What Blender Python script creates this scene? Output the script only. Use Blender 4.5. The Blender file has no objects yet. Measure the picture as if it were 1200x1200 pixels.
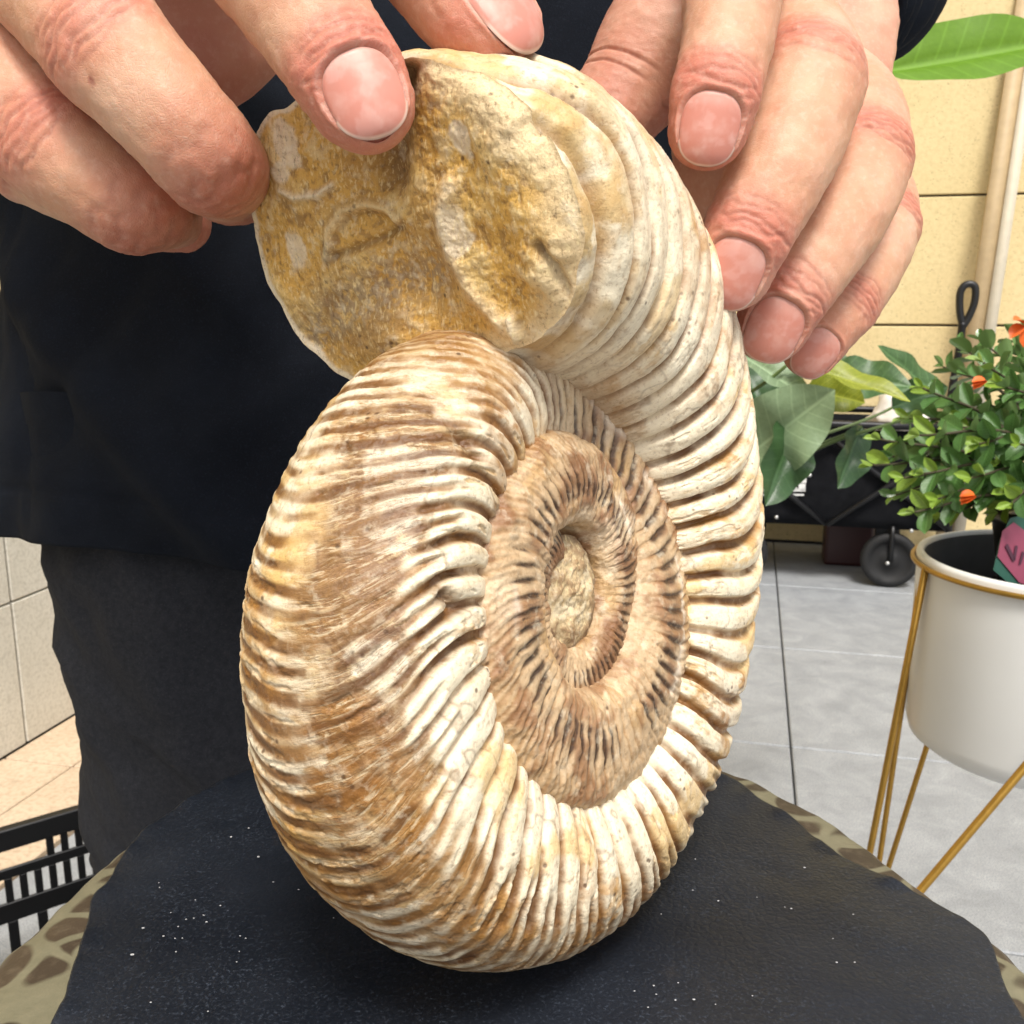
import bpy, bmesh, math, random
import numpy as np
from mathutils import Vector, Matrix

# ------------------------------------------------------------------ camera
S = bpy.context.scene
F = 1150.0                      # focal length in photo pixels (photo 1200 x 1200)
PITCH = math.radians(12.0)
CAMH = 0.88
CP, SP = math.cos(PITCH), math.sin(PITCH)
cam_d = bpy.data.cameras.new('camera')
cam = bpy.data.objects.new('camera', cam_d)
S.collection.objects.link(cam)
cam.location = (0, 0, CAMH)
cam.rotation_euler = (math.pi / 2 - PITCH, 0, 0)
cam_d.sensor_width = 36
cam_d.lens = 36 * F / 1200
cam_d.clip_start = 0.01
cam_d.clip_end = 200
cam_d.dof.use_dof = True
cam_d.dof.focus_distance = 0.175
cam_d.dof.aperture_fstop = 85.0
S.camera = cam

# ------------------------------------------------------------------ sky, sun, exposure
SUN_EL, SUN_AZ = math.radians(58), math.radians(170)   # azimuth clockwise from +Y
W = bpy.data.worlds.new('World')
S.world = W
W.use_nodes = True
wn = W.node_tree
wn.nodes.clear()
sky = wn.nodes.new('ShaderNodeTexSky')
sky.sky_type = 'NISHITA'
sky.sun_disc = False
sky.sun_elevation = SUN_EL
sky.sun_rotation = SUN_AZ
sky.dust_density = 4.0
sky.air_density = 1.0
sky.ozone_density = 1.0
hs = wn.nodes.new('ShaderNodeHueSaturation')
hs.inputs['Saturation'].default_value = 0.30
bgn = wn.nodes.new('ShaderNodeBackground')
bgn.inputs['Strength'].default_value = 0.09
wo = wn.nodes.new('ShaderNodeOutputWorld')
wn.links.new(sky.outputs[0], hs.inputs['Color'])
wn.links.new(hs.outputs[0], bgn.inputs['Color'])
wn.links.new(bgn.outputs[0], wo.inputs[0])
sun_d = bpy.data.lights.new('sun', 'SUN')
sun_d.energy = 1.5
sun_d.angle = math.radians(14)
sun_d.color = (1.0, 0.95, 0.88)
sun = bpy.data.objects.new('sun', sun_d)
S.collection.objects.link(sun)
sun.location = (-1, -2, 4)
_sd = Vector((math.sin(SUN_AZ) * math.cos(SUN_EL), math.cos(SUN_AZ) * math.cos(SUN_EL), math.sin(SUN_EL)))
sun.rotation_euler = _sd.to_track_quat('Z', 'Y').to_euler()
S.view_settings.view_transform = 'Standard'
S.view_settings.look = 'None'
S.view_settings.gamma = 1.0
S.view_settings.use_curve_mapping = False
S.view_settings.exposure = 1.10

# ------------------------------------------------------------------ helpers
def cw(P):
    """camera-frame points (x right, y down, z forward, metres) -> world"""
    P = np.asarray(P, float)
    x, y, z = P[..., 0], P[..., 1], P[..., 2]
    return np.stack([x, z * CP - y * SP, CAMH - (y * CP + z * SP)], -1)

def px(x, y, d):
    return np.array([(x - 600) / F * d, (y - 600) / F * d, d])

def pw(x, y, d):
    return cw(px(x, y, d))

def on_plane(x, y, zw):
    """photo pixel -> point on the horizontal plane z = zw"""
    a, b = (x - 600) / F, (y - 600) / F
    d = (CAMH - zw) / (b * CP + SP)
    return cw(np.array([a * d, b * d, d]))

def empty(name, loc, label=None, cat=None, group=None):
    o = bpy.data.objects.new(name, None)
    o.empty_display_size = 0.02
    o.location = tuple(float(v) for v in loc)
    S.collection.objects.link(o)
    if label:
        o['label'] = label
        o['category'] = cat
    if group:
        o['group'] = group
    return o

def tag(o, label=None, cat=None, group=None, kind=None):
    if label: o['label'] = label
    if cat: o['category'] = cat
    if group: o['group'] = group
    if kind: o['kind'] = kind
    return o

def mesh_np(name, V, Fc, smooth=True, cols=None):
    V = np.ascontiguousarray(V, np.float32).reshape(-1, 3)
    Fc = np.ascontiguousarray(Fc, np.int32)
    me = bpy.data.meshes.new(name)
    n, k = Fc.shape
    me.vertices.add(len(V)); me.vertices.foreach_set('co', V.ravel())
    me.loops.add(n * k); me.loops.foreach_set('vertex_index', Fc.ravel())
    me.polygons.add(n)
    me.polygons.foreach_set('loop_start', np.arange(0, n * k, k, dtype=np.int32))
    if smooth:
        me.polygons.foreach_set('use_smooth', np.ones(n, bool))
    me.update(calc_edges=True)
    if cols:
        for nm, a in cols.items():
            a = np.asarray(a, np.float32)
            if a.ndim == 2:
                at = me.attributes.new(nm, 'FLOAT_COLOR', 'POINT')
                c = np.ones((len(V), 4), np.float32); c[:, :3] = a
                at.data.foreach_set('color', c.ravel())
            else:
                at = me.attributes.new(nm, 'FLOAT', 'POINT')
                at.data.foreach_set('value', a.ravel())
    return me

def link(name, me, mat, parent=None, loc=None):
    o = bpy.data.objects.new(name, me)
    if mat is not None and not me.materials:
        me.materials.append(mat)
    S.collection.objects.link(o)
    if parent is not None:
        o.parent = parent
    if loc is not None:
        o.location = tuple(float(v) for v in loc)
    return o

def wloc(o):
    v = Vector((0, 0, 0))
    while o is not None:
        v += Vector(o.location); o = o.parent
    return np.array(v)

def obj_np(name, V, Fc, mat, parent=None, smooth=True, cols=None):
    """V in world coordinates; stored relative to the (unrotated) parent"""
    V = np.asarray(V, float).reshape(-1, 3)
    off = wloc(parent) if parent is not None else np.zeros(3)
    if parent is None:
        base = np.array([V[:, 0].mean(), V[:, 1].mean(), V[:, 2].min()])
        return link(name, mesh_np(name, V - base, Fc, smooth, cols), mat, None, base)
    return link(name, mesh_np(name, V - off, Fc, smooth, cols), mat, parent)

def grid_faces(n, m, wrap_m=False):
    i = np.arange(n - 1)[:, None]
    j = np.arange(m if wrap_m else m - 1)[None, :]
    j2 = (j + 1) % m
    a = i * m + j; b = i * m + j2; c = (i + 1) * m + j2; d = (i + 1) * m + j
    return np.stack([a, b, c, d], -1).reshape(-1, 4)

def from_bm(name, bm, mat, parent=None, smooth=False):
    me = bpy.data.meshes.new(name)
    bmesh.ops.recalc_face_normals(bm, faces=bm.faces)
    off = wloc(parent) if parent is not None else None
    if parent is None:
        vs = [v.co for v in bm.verts]
        off = np.array([sum(v.x for v in vs) / len(vs), sum(v.y for v in vs) / len(vs), min(v.z for v in vs)])
    bmesh.ops.translate(bm, verts=bm.verts, vec=Vector([-float(q) for q in off]))
    bm.to_mesh(me); bm.free()
    if smooth:
        me.polygons.foreach_set('use_smooth', [True] * len(me.polygons))
    return link(name, me, mat, parent, None if parent is not None else off)

def bm_box(bm, lo, hi, bevel=0.0, seg=2, M=None):
    r = bmesh.ops.create_cube(bm, size=1.0)
    vs = r['verts']
    lo, hi = Vector(lo), Vector(hi)
    for v in vs:
        v.co = Vector([lo[k] + (v.co[k] + 0.5) * (hi[k] - lo[k]) for k in range(3)])
    if bevel > 0:
        es = list({e for v in vs for e in v.link_edges})
        g = bmesh.ops.bevel(bm, geom=es, offset=bevel, segments=seg, affect='EDGES', profile=0.5)
        vs = list({v for f in g['faces'] for v in f.verts} | {v for v in vs if v.is_valid})
    if M is not None:
        bmesh.ops.transform(bm, matrix=M, verts=vs)
    return vs

def tube(pts, rad, seg=12, closed_ends=True, aspect=None):
    """tube along world points; rad scalar or list -> V, F (quads)"""
    P = np.asarray(pts, float); n = len(P)
    R = np.broadcast_to(np.asarray(rad, float), (n,)).copy()
    T = np.gradient(P, axis=0); T /= np.linalg.norm(T, axis=1)[:, None] + 1e-12
    up = np.array([0, 0, 1.0]) if abs(T[0, 2]) < 0.9 else np.array([1.0, 0, 0])
    N = np.zeros_like(P); v = up
    for i in range(n):
        v = v - T[i] * (v @ T[i]); v = v / (np.linalg.norm(v) + 1e-12); N[i] = v
    B = np.cross(T, N)
    a = np.linspace(0, 2 * np.pi, seg, endpoint=False)
    if closed_ends:
        P = np.concatenate([P[:1], P, P[-1:]]); R = np.concatenate([[1e-5], R, [1e-5]])
        N = np.concatenate([N[:1], N, N[-1:]]); B = np.concatenate([B[:1], B, B[-1:]])
    V = P[:, None] + R[:, None, None] * (np.cos(a)[None, :, None] * N[:, None] + np.sin(a)[None, :, None] * B[:, None])
    return V.reshape(-1, 3), grid_faces(len(P), seg, True)

def lathe(prof, centre, seg=64):
    """prof list of (r, z) ; centre world"""
    pr = np.asarray(prof, float); a = np.linspace(0, 2 * np.pi, seg, endpoint=False)
    V = np.stack([pr[:, None, 0] * np.cos(a), pr[:, None, 0] * np.sin(a), np.broadcast_to(pr[:, None, 1], (len(pr), seg))], -1)
    return V.reshape(-1, 3) + np.asarray(centre, float), grid_faces(len(pr), seg, True)

def catmull(P, n):
    P = np.asarray(P, float)
    Q = np.concatenate([2 * P[:1] - P[1:2], P, 2 * P[-1:] - P[-2:-1]])
    m = len(P) - 1
    u = np.linspace(0, m, n); i = np.minimum(u.astype(int), m - 1); t = (u - i)[:, None]
    p0, p1, p2, p3 = Q[i], Q[i + 1], Q[i + 2], Q[i + 3]
    return 0.5 * (2 * p1 + (p2 - p0) * t + (2 * p0 - 5 * p1 + 4 * p2 - p3) * t ** 2 + (3 * p1 - p0 - 3 * p2 + p3) * t ** 3)

def _hash(i, j, k, seed):
    h = (i * 374761393 + j * 668265263 + k * 2147483647 + seed * 974711) & 0xFFFFFFFF
    h = ((h ^ (h >> 13)) * 1274126177) & 0xFFFFFFFF
    h = ((h ^ (h >> 16)) * 2246822519) & 0xFFFFFFFF
    return ((h ^ (h >> 15)) & 0xFFFFFF) / float(0xFFFFFF)

_GR = np.array([(1, 1, 0), (-1, 1, 0), (1, -1, 0), (-1, -1, 0), (1, 0, 1), (-1, 0, 1), (1, 0, -1), (-1, 0, -1), (0, 1, 1), (0, -1, 1), (0, 1, -1), (0, -1, -1), (1, 1, 0), (-1, 1, 0), (0, -1, 1), (0, -1, -1)], float)
def vnoise(P, seed=0):
    """gradient noise, about -1..1"""
    P = np.asarray(P, float)
    I = np.floor(P).astype(np.int64); d = P - I
    f = d * d * d * (d * (d * 6 - 15) + 10)
    r = 0
    for dx in (0, 1):
        wx = f[..., 0] if dx else 1 - f[..., 0]
        for dy in (0, 1):
            wy = f[..., 1] if dy else 1 - f[..., 1]
            for dz in (0, 1):
                wz = f[..., 2] if dz else 1 - f[..., 2]
                g_ = _GR[(_hash(I[..., 0] + dx, I[..., 1] + dy, I[..., 2] + dz, seed) * 15.999).astype(np.int64)]
                r = r + wx * wy * wz * (g_[..., 0] * (d[..., 0] - dx) + g_[..., 1] * (d[..., 1] - dy) + g_[..., 2] * (d[..., 2] - dz))
    return r * 1.35

def fbm(P, sc, octv=4, seed=0, gain=0.5):
    P = np.asarray(P, float) * sc
    a, s, tot = 1.0, 0, 0
    for o in range(octv):
        s = s + a * vnoise(P + 17.3 * o, seed + o); tot += a; a *= gain; P = P * 2.03
    return s / tot * 1.6

def sm(a, b, x):
    t = np.clip((x - a) / (b - a), 0, 1)
    return t * t * (3 - 2 * t)

def mixc(c, d, f):
    return c + (np.asarray(d, float) - c) * np.clip(f, 0, 1)[..., None]

# ------------------------------------------------------------------ material builders
class NT:
    def __init__(self, name):
        self.m = bpy.data.materials.new(name); self.m.use_nodes = True
        self.t = self.m.node_tree; self.t.nodes.clear()
        self.out = self.n('ShaderNodeOutputMaterial'); self.b = self.n('ShaderNodeBsdfPrincipled')
        self.l(self.b.outputs[0], self.out.inputs[0])
    def n(self, ty, **kw):
        q = self.t.nodes.new(ty)
        for k, v in kw.items():
            setattr(q, k, v)
        return q
    def l(self, a, b): self.t.links.new(a, b)
    def s(self, key, v): self.b.inputs[key].default_value = v
    def coord(self, which='Object', scale=None):
        c = self.n('ShaderNodeTexCoord').outputs[which]
        if scale is not None:
            mp = self.n('ShaderNodeMapping'); mp.inputs['Scale'].default_value = scale
            self.l(c, mp.inputs[0]); c = mp.outputs[0]
        return c
    def noise(self, sc, det=4, rough=0.55, co=None, dist=0.0):
        q = self.n('ShaderNodeTexNoise'); q.inputs['Scale'].default_value = sc; q.inputs['Detail'].default_value = det
        q.inputs['Roughness'].default_value = rough; q.inputs['Distortion'].default_value = dist
        self.l(co if co is not None else self.coord(), q.inputs['Vector']); return q.outputs[0]
    def vor(self, sc, feature='F1', co=None, out='Distance', rnd=1.0):
        q = self.n('ShaderNodeTexVoronoi', feature=feature); q.inputs['Scale'].default_value = sc
        q.inputs['Randomness'].default_value = rnd
        self.l(co if co is not None else self.coord(), q.inputs['Vector']); return q.outputs[out]
    def ramp(self, x, stops):
        q = self.n('ShaderNodeValToRGB'); e = q.color_ramp.elements
        while len(e) > 1: e.remove(e[0])
        for i, (p, c) in enumerate(stops):
            if i == 0: k = e[0]; k.position = p
            else: k = e.new(p)
            k.color = (c[0], c[1], c[2], 1) if isinstance(c, (tuple, list)) else (c, c, c, 1)
        self.l(x, q.inputs[0]); return q.outputs[0]
    def mix(self, a, b, f, mode='MIX'):
        q = self.n('ShaderNodeMix', data_type='RGBA', blend_type=mode)
        for v, i in ((f, 0), (a, 6), (b, 7)):
            if hasattr(v, 'links') or hasattr(v, 'is_linked'): self.l(v, q.inputs[i])
            elif i == 0: q.inputs[0].default_value = v
            else: q.inputs[i].default_value = (v[0], v[1], v[2], 1)
        return q.outputs[2]
    def math(self, op, a, b=None):
        q = self.n('ShaderNodeMath', operation=op)
        for v, i in ((a, 0), (b, 1)):
            if v is None: continue
            if hasattr(v, 'is_linked'): self.l(v, q.inputs[i])
            else: q.inputs[i].default_value = v
        return q.outputs[0]
    def attr(self, nm, out='Color'):
        q = self.n('ShaderNodeAttribute', attribute_name=nm); return q.outputs[out]
    def bump(self, h, strength=0.3, dist=0.001, prev=None):
        q = self.n('ShaderNodeBump'); q.inputs['Strength'].default_value = strength; q.inputs['Distance'].default_value = dist
        self.l(h, q.inputs['Height'])
        if prev is not None: self.l(prev, q.inputs['Normal'])
        return q.outputs[0]
    def col(self, c):
        if hasattr(c, 'is_linked'): self.l(c, self.b.inputs['Base Color'])
        else: self.b.inputs['Base Color'].default_value = (c[0], c[1], c[2], 1)
    def normal(self, x): self.l(x, self.b.inputs['Normal'])

def plain(name, c, rough=0.5, metal=0.0, var=0.12, sc=40, bump=0.1, bd=0.0005):
    q = NT(name); n = q.noise(sc, 5)
    q.col(q.mix([k * (1 - var) for k in c], [min(1, k * (1 + var)) for k in c], n))
    q.s('Roughness', rough); q.s('Metallic', metal)
    if bump: q.normal(q.bump(n, bump, bd))
    return q.m

M = {}
# fossil shell: vertex colour computed from the rib relief, fine grain added here
def fossil_mat(name, rough0, rough1, bstr, grain):
    q = NT(name); co = q.coord()
    c = q.attr('col'); fine = q.noise(1100, 5, 0.7, co); mid = q.noise(300, 5, 0.65, co)
    c = q.mix(c, q.mix(c, (0.26, 0.12, 0.035), 0.6), q.ramp(fine, [(0.32, 0.80 + grain * .5), (0.48, 0.0)]))
    c = q.mix(c, q.mix(c, (0.88, 0.78, 0.58), 0.55), q.ramp(mid, [(0.55, 0.0), (0.70, 0.75)]))
    if grain == 0:
        rv = q.attr('rib', 'Vector'); mo = q.attr('mott', 'Fac')
        k1 = q.noise(1.0, 5, 0.62, rv, 0.4)
        mp = q.n('ShaderNodeMapping'); mp.inputs['Scale'].default_value = (2.7, 2.2, 1); mp.inputs['Location'].default_value = (7, 3, 2); q.l(rv, mp.inputs[0])
        k2 = q.noise(1.0, 5, 0.66, mp.outputs[0], 0.6)
        c = q.mix(c, q.mix(c, (0.80, 0.68, 0.46), 0.75), q.math('MULTIPLY', mo, q.ramp(k1, [(0.53, 0.0), (0.60, 0.85)])))
        c = q.mix(c, (0.34, 0.165, 0.045), q.math('MULTIPLY', mo, q.ramp(k2, [(0.55, 0.0), (0.63, 0.75)])))
        c = q.mix(c, (0.12, 0.045, 0.012), q.math('MULTIPLY', mo, q.ramp(q.math('ABSOLUTE', q.math('SUBTRACT', k1, 0.47)), [(0.004, 0.85), (0.014, 0.0)])))
    if grain == 0:
        gro = q.attr('gro', 'Fac')
        c = q.mix(c, (0.15, 0.062, 0.016), q.math('MULTIPLY', gro, q.ramp(q.noise(170, 4, 0.6, co), [(0.36, 1.0), (0.66, 0.35)])))
    pit = q.vor(420, co=co)
    pm = q.math('MULTIPLY', q.ramp(pit, [(0.10, 1.0), (0.22, 0.0)]), q.ramp(q.noise(90, 3, 0.5, co), [(0.5, 0.0), (0.62, 0.8)]))
    c = q.mix(c, (0.08, 0.035, 0.012), pm)
    if grain > 0:
        g = q.noise(1700, 3, 0.6, q.coord(scale=(1, 1, 0.35)))
        c = q.mix(c, q.mix(c, (0.85, 0.68, 0.36), 0.7), q.ramp(g, [(0.55, 0.0), (0.66, 0.8)]))
        c = q.mix(c, q.mix(c, (0.10, 0.05, 0.015), 0.7), q.ramp(g, [(0.32, 0.6), (0.40, 0.0)]))
    q.col(c)
    q.l(q.ramp(mid, [(0.35, rough0), (0.65, rough1)]), q.b.inputs['Roughness'])
    q.s('Specular IOR Level', 0.5)
    b = q.bump(mid, bstr, 0.0008, q.bump(fine, bstr, 0.0005))
    if grain == 0: b = q.bump(q.math('MULTIPLY', k1, mo), 0.6, 0.0009, q.bump(k2, 0.15, 0.0005, b))
    b = q.bump(q.ramp(pit, [(0.05, 0.0), (0.25, 1.0)]), bstr * 0.35, 0.0004, b)
    q.normal(b)
    return q.m
M['shell'] = fossil_mat('fossil_shell', 0.28, 0.50, 0.40, 0.0)
M['matrix'] = fossil_mat('fossil_matrix', 0.5, 0.75, 0.55, 0.12)

def skin_mat():
    q = NT('skin'); co = q.coord()
    c = q.attr('col')
    mott = q.noise(110, 4, 0.6, co); fine = q.noise(700, 3, 0.6, co)
    c = q.mix(c, q.mix(c, (0.50, 0.18, 0.115), 0.5), q.ramp(mott, [(0.48, 0.0), (0.75, 0.6)]))
    blot = q.noise(48, 3, 0.55, co)
    c = q.mix(c, q.mix(c, (0.46, 0.14, 0.09), 0.5), q.ramp(blot, [(0.52, 0.0), (0.70, 0.55)]))
    c = q.mix(c, q.mix(c, (0.76, 0.52, 0.38), 0.6), q.ramp(blot, [(0.30, 0.6), (0.46, 0.0)]))
    c = q.mix(c, q.mix(c, (0.80, 0.58, 0.46), 0.45), q.ramp(fine, [(0.5, 0.0), (0.75, 0.5)]))
    q.col(c)
    q.s('Roughness', 0.50); q.s('Specular IOR Level', 0.35)
    q.s('Subsurface Weight', 0.35); q.b.inputs['Subsurface Radius'].default_value = (1.0, 0.35, 0.2)
    q.s('Subsurface Scale', 0.0025)
    v = q.vor(1500, 'DISTANCE_TO_EDGE', co)
    b = q.bump(q.ramp(v, [(0.0, 0.0), (0.14, 1.0)]), 0.22, 0.00022)
    b = q.bump(q.noise(600, 6, 0.7, co), 0.26, 0.0005, b)
    b = q.bump(q.noise(1, 5, 0.6, q.coord(scale=(180, 420, 180)), 1.0), 0.20, 0.0006, b)
    q.normal(b); return q.m
M['skin'] = skin_mat()

def nail_mat():
    q = NT('nail'); c = q.attr('col'); n = q.noise(260, 3, 0.5)
    q.col(q.mix(c, q.mix(c, (0.80, 0.60, 0.52), 0.5), q.ramp(n, [(0.5, 0.0), (0.8, 0.6)])))
    q.s('Roughness', 0.42); q.s('Specular IOR Level', 0.4); q.s('Subsurface Weight', 0.25)
    q.b.inputs['Subsurface Radius'].default_value = (1.0, 0.4, 0.3); q.s('Subsurface Scale', 0.0015)
    q.normal(q.bump(q.noise(1, 3, 0.5, q.coord(scale=(1400, 300, 300))), 0.12, 0.0003, q.bump(n, 0.10, 0.0003))); return q.m
M['nail'] = nail_mat()

def cloth_mat(name, c0, c1, sc, rough=0.85, wv=2600, sheen=0.1):
    q = NT(name); co = q.coord()
    n = q.noise(sc, 5, 0.6, co); f = q.noise(1400, 2, 0.5, co)
    c = q.mix(c0, c1, q.ramp(n, [(0.35, 0.0), (0.7, 1.0)]))
    c = q.mix(c, [k * 1.9 for k in c1], q.ramp(f, [(0.55, 0.0), (0.8, 0.5)]))
    q.col(c); q.s('Roughness', rough); q.s('Sheen Weight', sheen); q.s('Specular IOR Level', 0.12)
    q.normal(q.bump(q.noise(wv, 2, 0.5, co), 0.35, 0.0006, q.bump(q.noise(60, 4, 0.5, co), 0.3, 0.002)))
    return q.m
M['jacket'] = cloth_mat('jacket_cloth', (0.0050, 0.0065, 0.0102), (0.0108, 0.0140, 0.0212), 14, sheen=0.0)
M['trousers'] = cloth_mat('trouser_cloth', (0.020, 0.0212, 0.0255), (0.030, 0.0312, 0.0365), 420, wv=1800, sheen=0.0)

def leather_mat():
    q = NT('worn_black_leather'); co = q.coord()
    n = q.noise(16, 5, 0.6, co); f = q.noise(1500, 4, 0.75, co); g = q.vor(620, 'DISTANCE_TO_EDGE', co)
    c = q.mix((0.0036, 0.0052, 0.0090), (0.0105, 0.0140, 0.0215), q.ramp(n, [(0.3, 0.0), (0.7, 1.0)]))
    sheen_patch = q.ramp(q.noise(24, 4, 0.6, co), [(0.40, 0.15), (0.65, 1.0)])
    c = q.mix(c, (0.085, 0.105, 0.140), q.math('MULTIPLY', sheen_patch, q.ramp(f, [(0.54, 0.0), (0.68, 0.55)])))  # blue-grey patches put the sky sheen into the leather's grain colour
    c = q.mix(c, (0.07, 0.055, 0.040), q.ramp(q.noise(30, 5, 0.7, co), [(0.64, 0.0), (0.80, 0.45)]))
    q.col(c); q.l(q.ramp(n, [(0.3, 0.34), (0.7, 0.50)]), q.b.inputs['Roughness'])
    q.s('Specular IOR Level', 0.5)
    b = q.bump(q.ramp(g, [(0.0, 0.0), (0.3, 1.0)]), 0.10, 0.0004)
    b = q.bump(f, 0.14, 0.0004, b); b = q.bump(q.noise(300, 4, 0.6, co, 0.5), 0.16, 0.0008, b)
    q.normal(b); return q.m
M['leather'] = leather_mat()

def pebble_cloth():
    q = NT('pebble_print_cloth'); 
    mp = q.n('ShaderNodeMapping'); mp.inputs['Scale'].default_value = (1, 1, 1); q.l(q.coord(), mp.inputs[0]); co = mp.outputs[0]
    nz = q.n('ShaderNodeTexNoise'); nz.inputs['Scale'].default_value = 40; q.l(co, nz.inputs['Vector'])
    co2 = q.mix(co, nz.outputs['Color'], 0.012)
    e = q.vor(88, 'DISTANCE_TO_EDGE', co2); cell = q.vor(88, 'F1', co2, 'Color')
    n = q.noise(300, 5, 0.7, co)
    stone = q.mix((0.030, 0.021, 0.013), (0.075, 0.052, 0.032), cell)
    stone = q.mix(stone, (0.13, 0.10, 0.065), q.ramp(n, [(0.5, 0.0), (0.75, 0.7)]))
    vein = q.mix((0.12, 0.115, 0.07), (0.23, 0.205, 0.13), n)
    rd = q.vor(88, 'F1', co2)
    q.col(q.mix(vein, stone, q.math('MULTIPLY', q.ramp(rd, [(0.56, 1.0), (0.64, 0.0)]), q.ramp(e, [(0.06, 0.0), (0.12, 1.0)]))))
    q.s('Roughness', 0.55); q.normal(q.bump(n, 0.3, 0.0006)); return q.m
M['pebble'] = pebble_cloth()

def stucco(name, c0, c1, spot):
    q = NT(name); co = q.coord()
    n = q.noise(2.2, 4, 0.55, co); f = q.noise(70, 4, 0.6, co)
    c = q.mix(c0, c1, q.ramp(n, [(0.3, 0.0), (0.7, 1.0)]))
    c = q.mix(c, [k * 0.86 for k in c0], q.ramp(f, [(0.45, 0.0), (0.7, 0.6)]))
    v = q.vor(95, co=q.coord(scale=(1, 1, 1.9))); 
    sm_ = q.math('MULTIPLY', q.ramp(v, [(0.14, 1.0), (0.22, 0.0)]), q.ramp(q.noise(38, 3, 0.5, co), [(0.48, 0.0), (0.56, 1.0)]))
    c = q.mix(c, spot, sm_)
    q.col(c); q.s('Roughness', 0.85)
    q.normal(q.bump(f, 0.35, 0.004, q.bump(sm_, -0.4, 0.003))); return q.m
M['wall'] = stucco('yellow_stucco', (0.66, 0.52, 0.26), (0.74, 0.60, 0.33), (0.20, 0.14, 0.07))

def stone_tile(name, c0, c1, c2, sc=6, rough=0.55):
    q = NT(name); co = q.coord('Object')
    oi = q.n('ShaderNodeObjectInfo')
    va = q.n('ShaderNodeVectorMath', operation='ADD'); q.l(co, va.inputs[0]); q.l(oi.outputs['Location'], va.inputs[1]); co = va.outputs[0]
    n = q.noise(sc, 6, 0.65, co, 0.6); f = q.noise(sc * 30, 4, 0.65, co)
    c = q.mix(c0, c1, q.ramp(n, [(0.3, 0.0), (0.7, 1.0)]))
    c = q.mix(c, c2, q.ramp(f, [(0.44, 0.0), (0.66, 0.8)]))
    c = q.mix(c, [k * 0.55 for k in c2], q.ramp(q.noise(sc * 2.2, 5, 0.7, co, 1.5), [(0.60, 0.0), (0.80, 0.45)]))
    q.col(c); q.s('Roughness', rough)
    q.normal(q.bump(f, 0.25, 0.002)); return q.m
M['floor_tile'] = stone_tile('grey_floor_stone', (0.255, 0.268, 0.282), (0.385, 0.40, 0.415), (0.13, 0.142, 0.155), 14)
M['tan_tile'] = stone_tile('tan_floor_stone', (0.55, 0.42, 0.29), (0.64, 0.51, 0.37), (0.42, 0.31, 0.21), 4)
M['cream_tile'] = stone_tile('cream_wall_tile', (0.58, 0.55, 0.47), (0.66, 0.63, 0.55), (0.46, 0.43, 0.36), 5)
M['grout'] = plain('grout', (0.22, 0.215, 0.20), 0.9)
M['joint'] = plain('dark_joint', (0.05, 0.04, 0.03), 0.9)
M['white_enamel'] = plain('white_enamel', (0.76, 0.76, 0.73), 0.32, var=0.07, sc=9, bump=0.04, bd=0.002)
M['gold'] = plain('gold_paint', (0.42, 0.24, 0.045), 0.36, 0.75, var=0.25, sc=120, bump=0.1)
M['soil'] = plain('potting_soil', (0.028, 0.022, 0.017), 0.95, var=0.6, sc=220, bump=0.9, bd=0.004)
M['black_plastic'] = plain('black_plastic', (0.006, 0.006, 0.0065), 0.42, var=0.3, sc=60, bump=0.08)
M['black_fabric'] = cloth_mat('black_canvas', (0.0035, 0.0038, 0.005), (0.0075, 0.008, 0.0098), 30, wv=900, sheen=0.0)
M['black_metal'] = plain('black_metal', (0.007, 0.007, 0.008), 0.38, 0.3, var=0.2, sc=80)
M['rivet'] = plain('rivet_steel', (0.62, 0.62, 0.60), 0.3, 0.8, bump=0)
M['dark_lining'] = plain('dark_grey_lining', (0.15, 0.152, 0.155), 0.6, var=0.25, sc=60)  # dark grey holds the shade inside the white pot
M['rubber'] = plain('rubber', (0.007, 0.007, 0.0075), 0.7, bump=0.2)
M['white_print'] = plain('white_print', (0.75, 0.75, 0.73), 0.6, bump=0)
M['wood'] = plain('stool_wood', (0.22, 0.13, 0.07), 0.5, var=0.4, sc=25)
M['batten'] = plain('pale_batten', (0.62, 0.55, 0.42), 0.6, var=0.15, sc=30)
M['batten2'] = plain('tan_batten', (0.46, 0.34, 0.19), 0.6, var=0.2, sc=30)  # same batten, darker tone for its shaded face
M['terracotta'] = plain('terracotta', (0.55, 0.30, 0.14), 0.75, var=0.2, sc=30)
M['bag'] = plain('white_bag', (0.72, 0.68, 0.62), 0.5, var=0.1, sc=20)
M['red_thing'] = plain('dark_red_plastic', (0.030, 0.004, 0.004), 0.5)
M['tag_green'] = plain('label_green', (0.012, 0.075, 0.05), 0.4, bump=0)
M['tag_pink'] = plain('label_pink', (0.24, 0.045, 0.085), 0.4, bump=0)
M['tag_dark'] = plain('label_letter', (0.06, 0.012, 0.03), 0.4, bump=0)
M['crumb'] = plain('pale_crumb', (0.42, 0.42, 0.42), 0.8)

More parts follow.
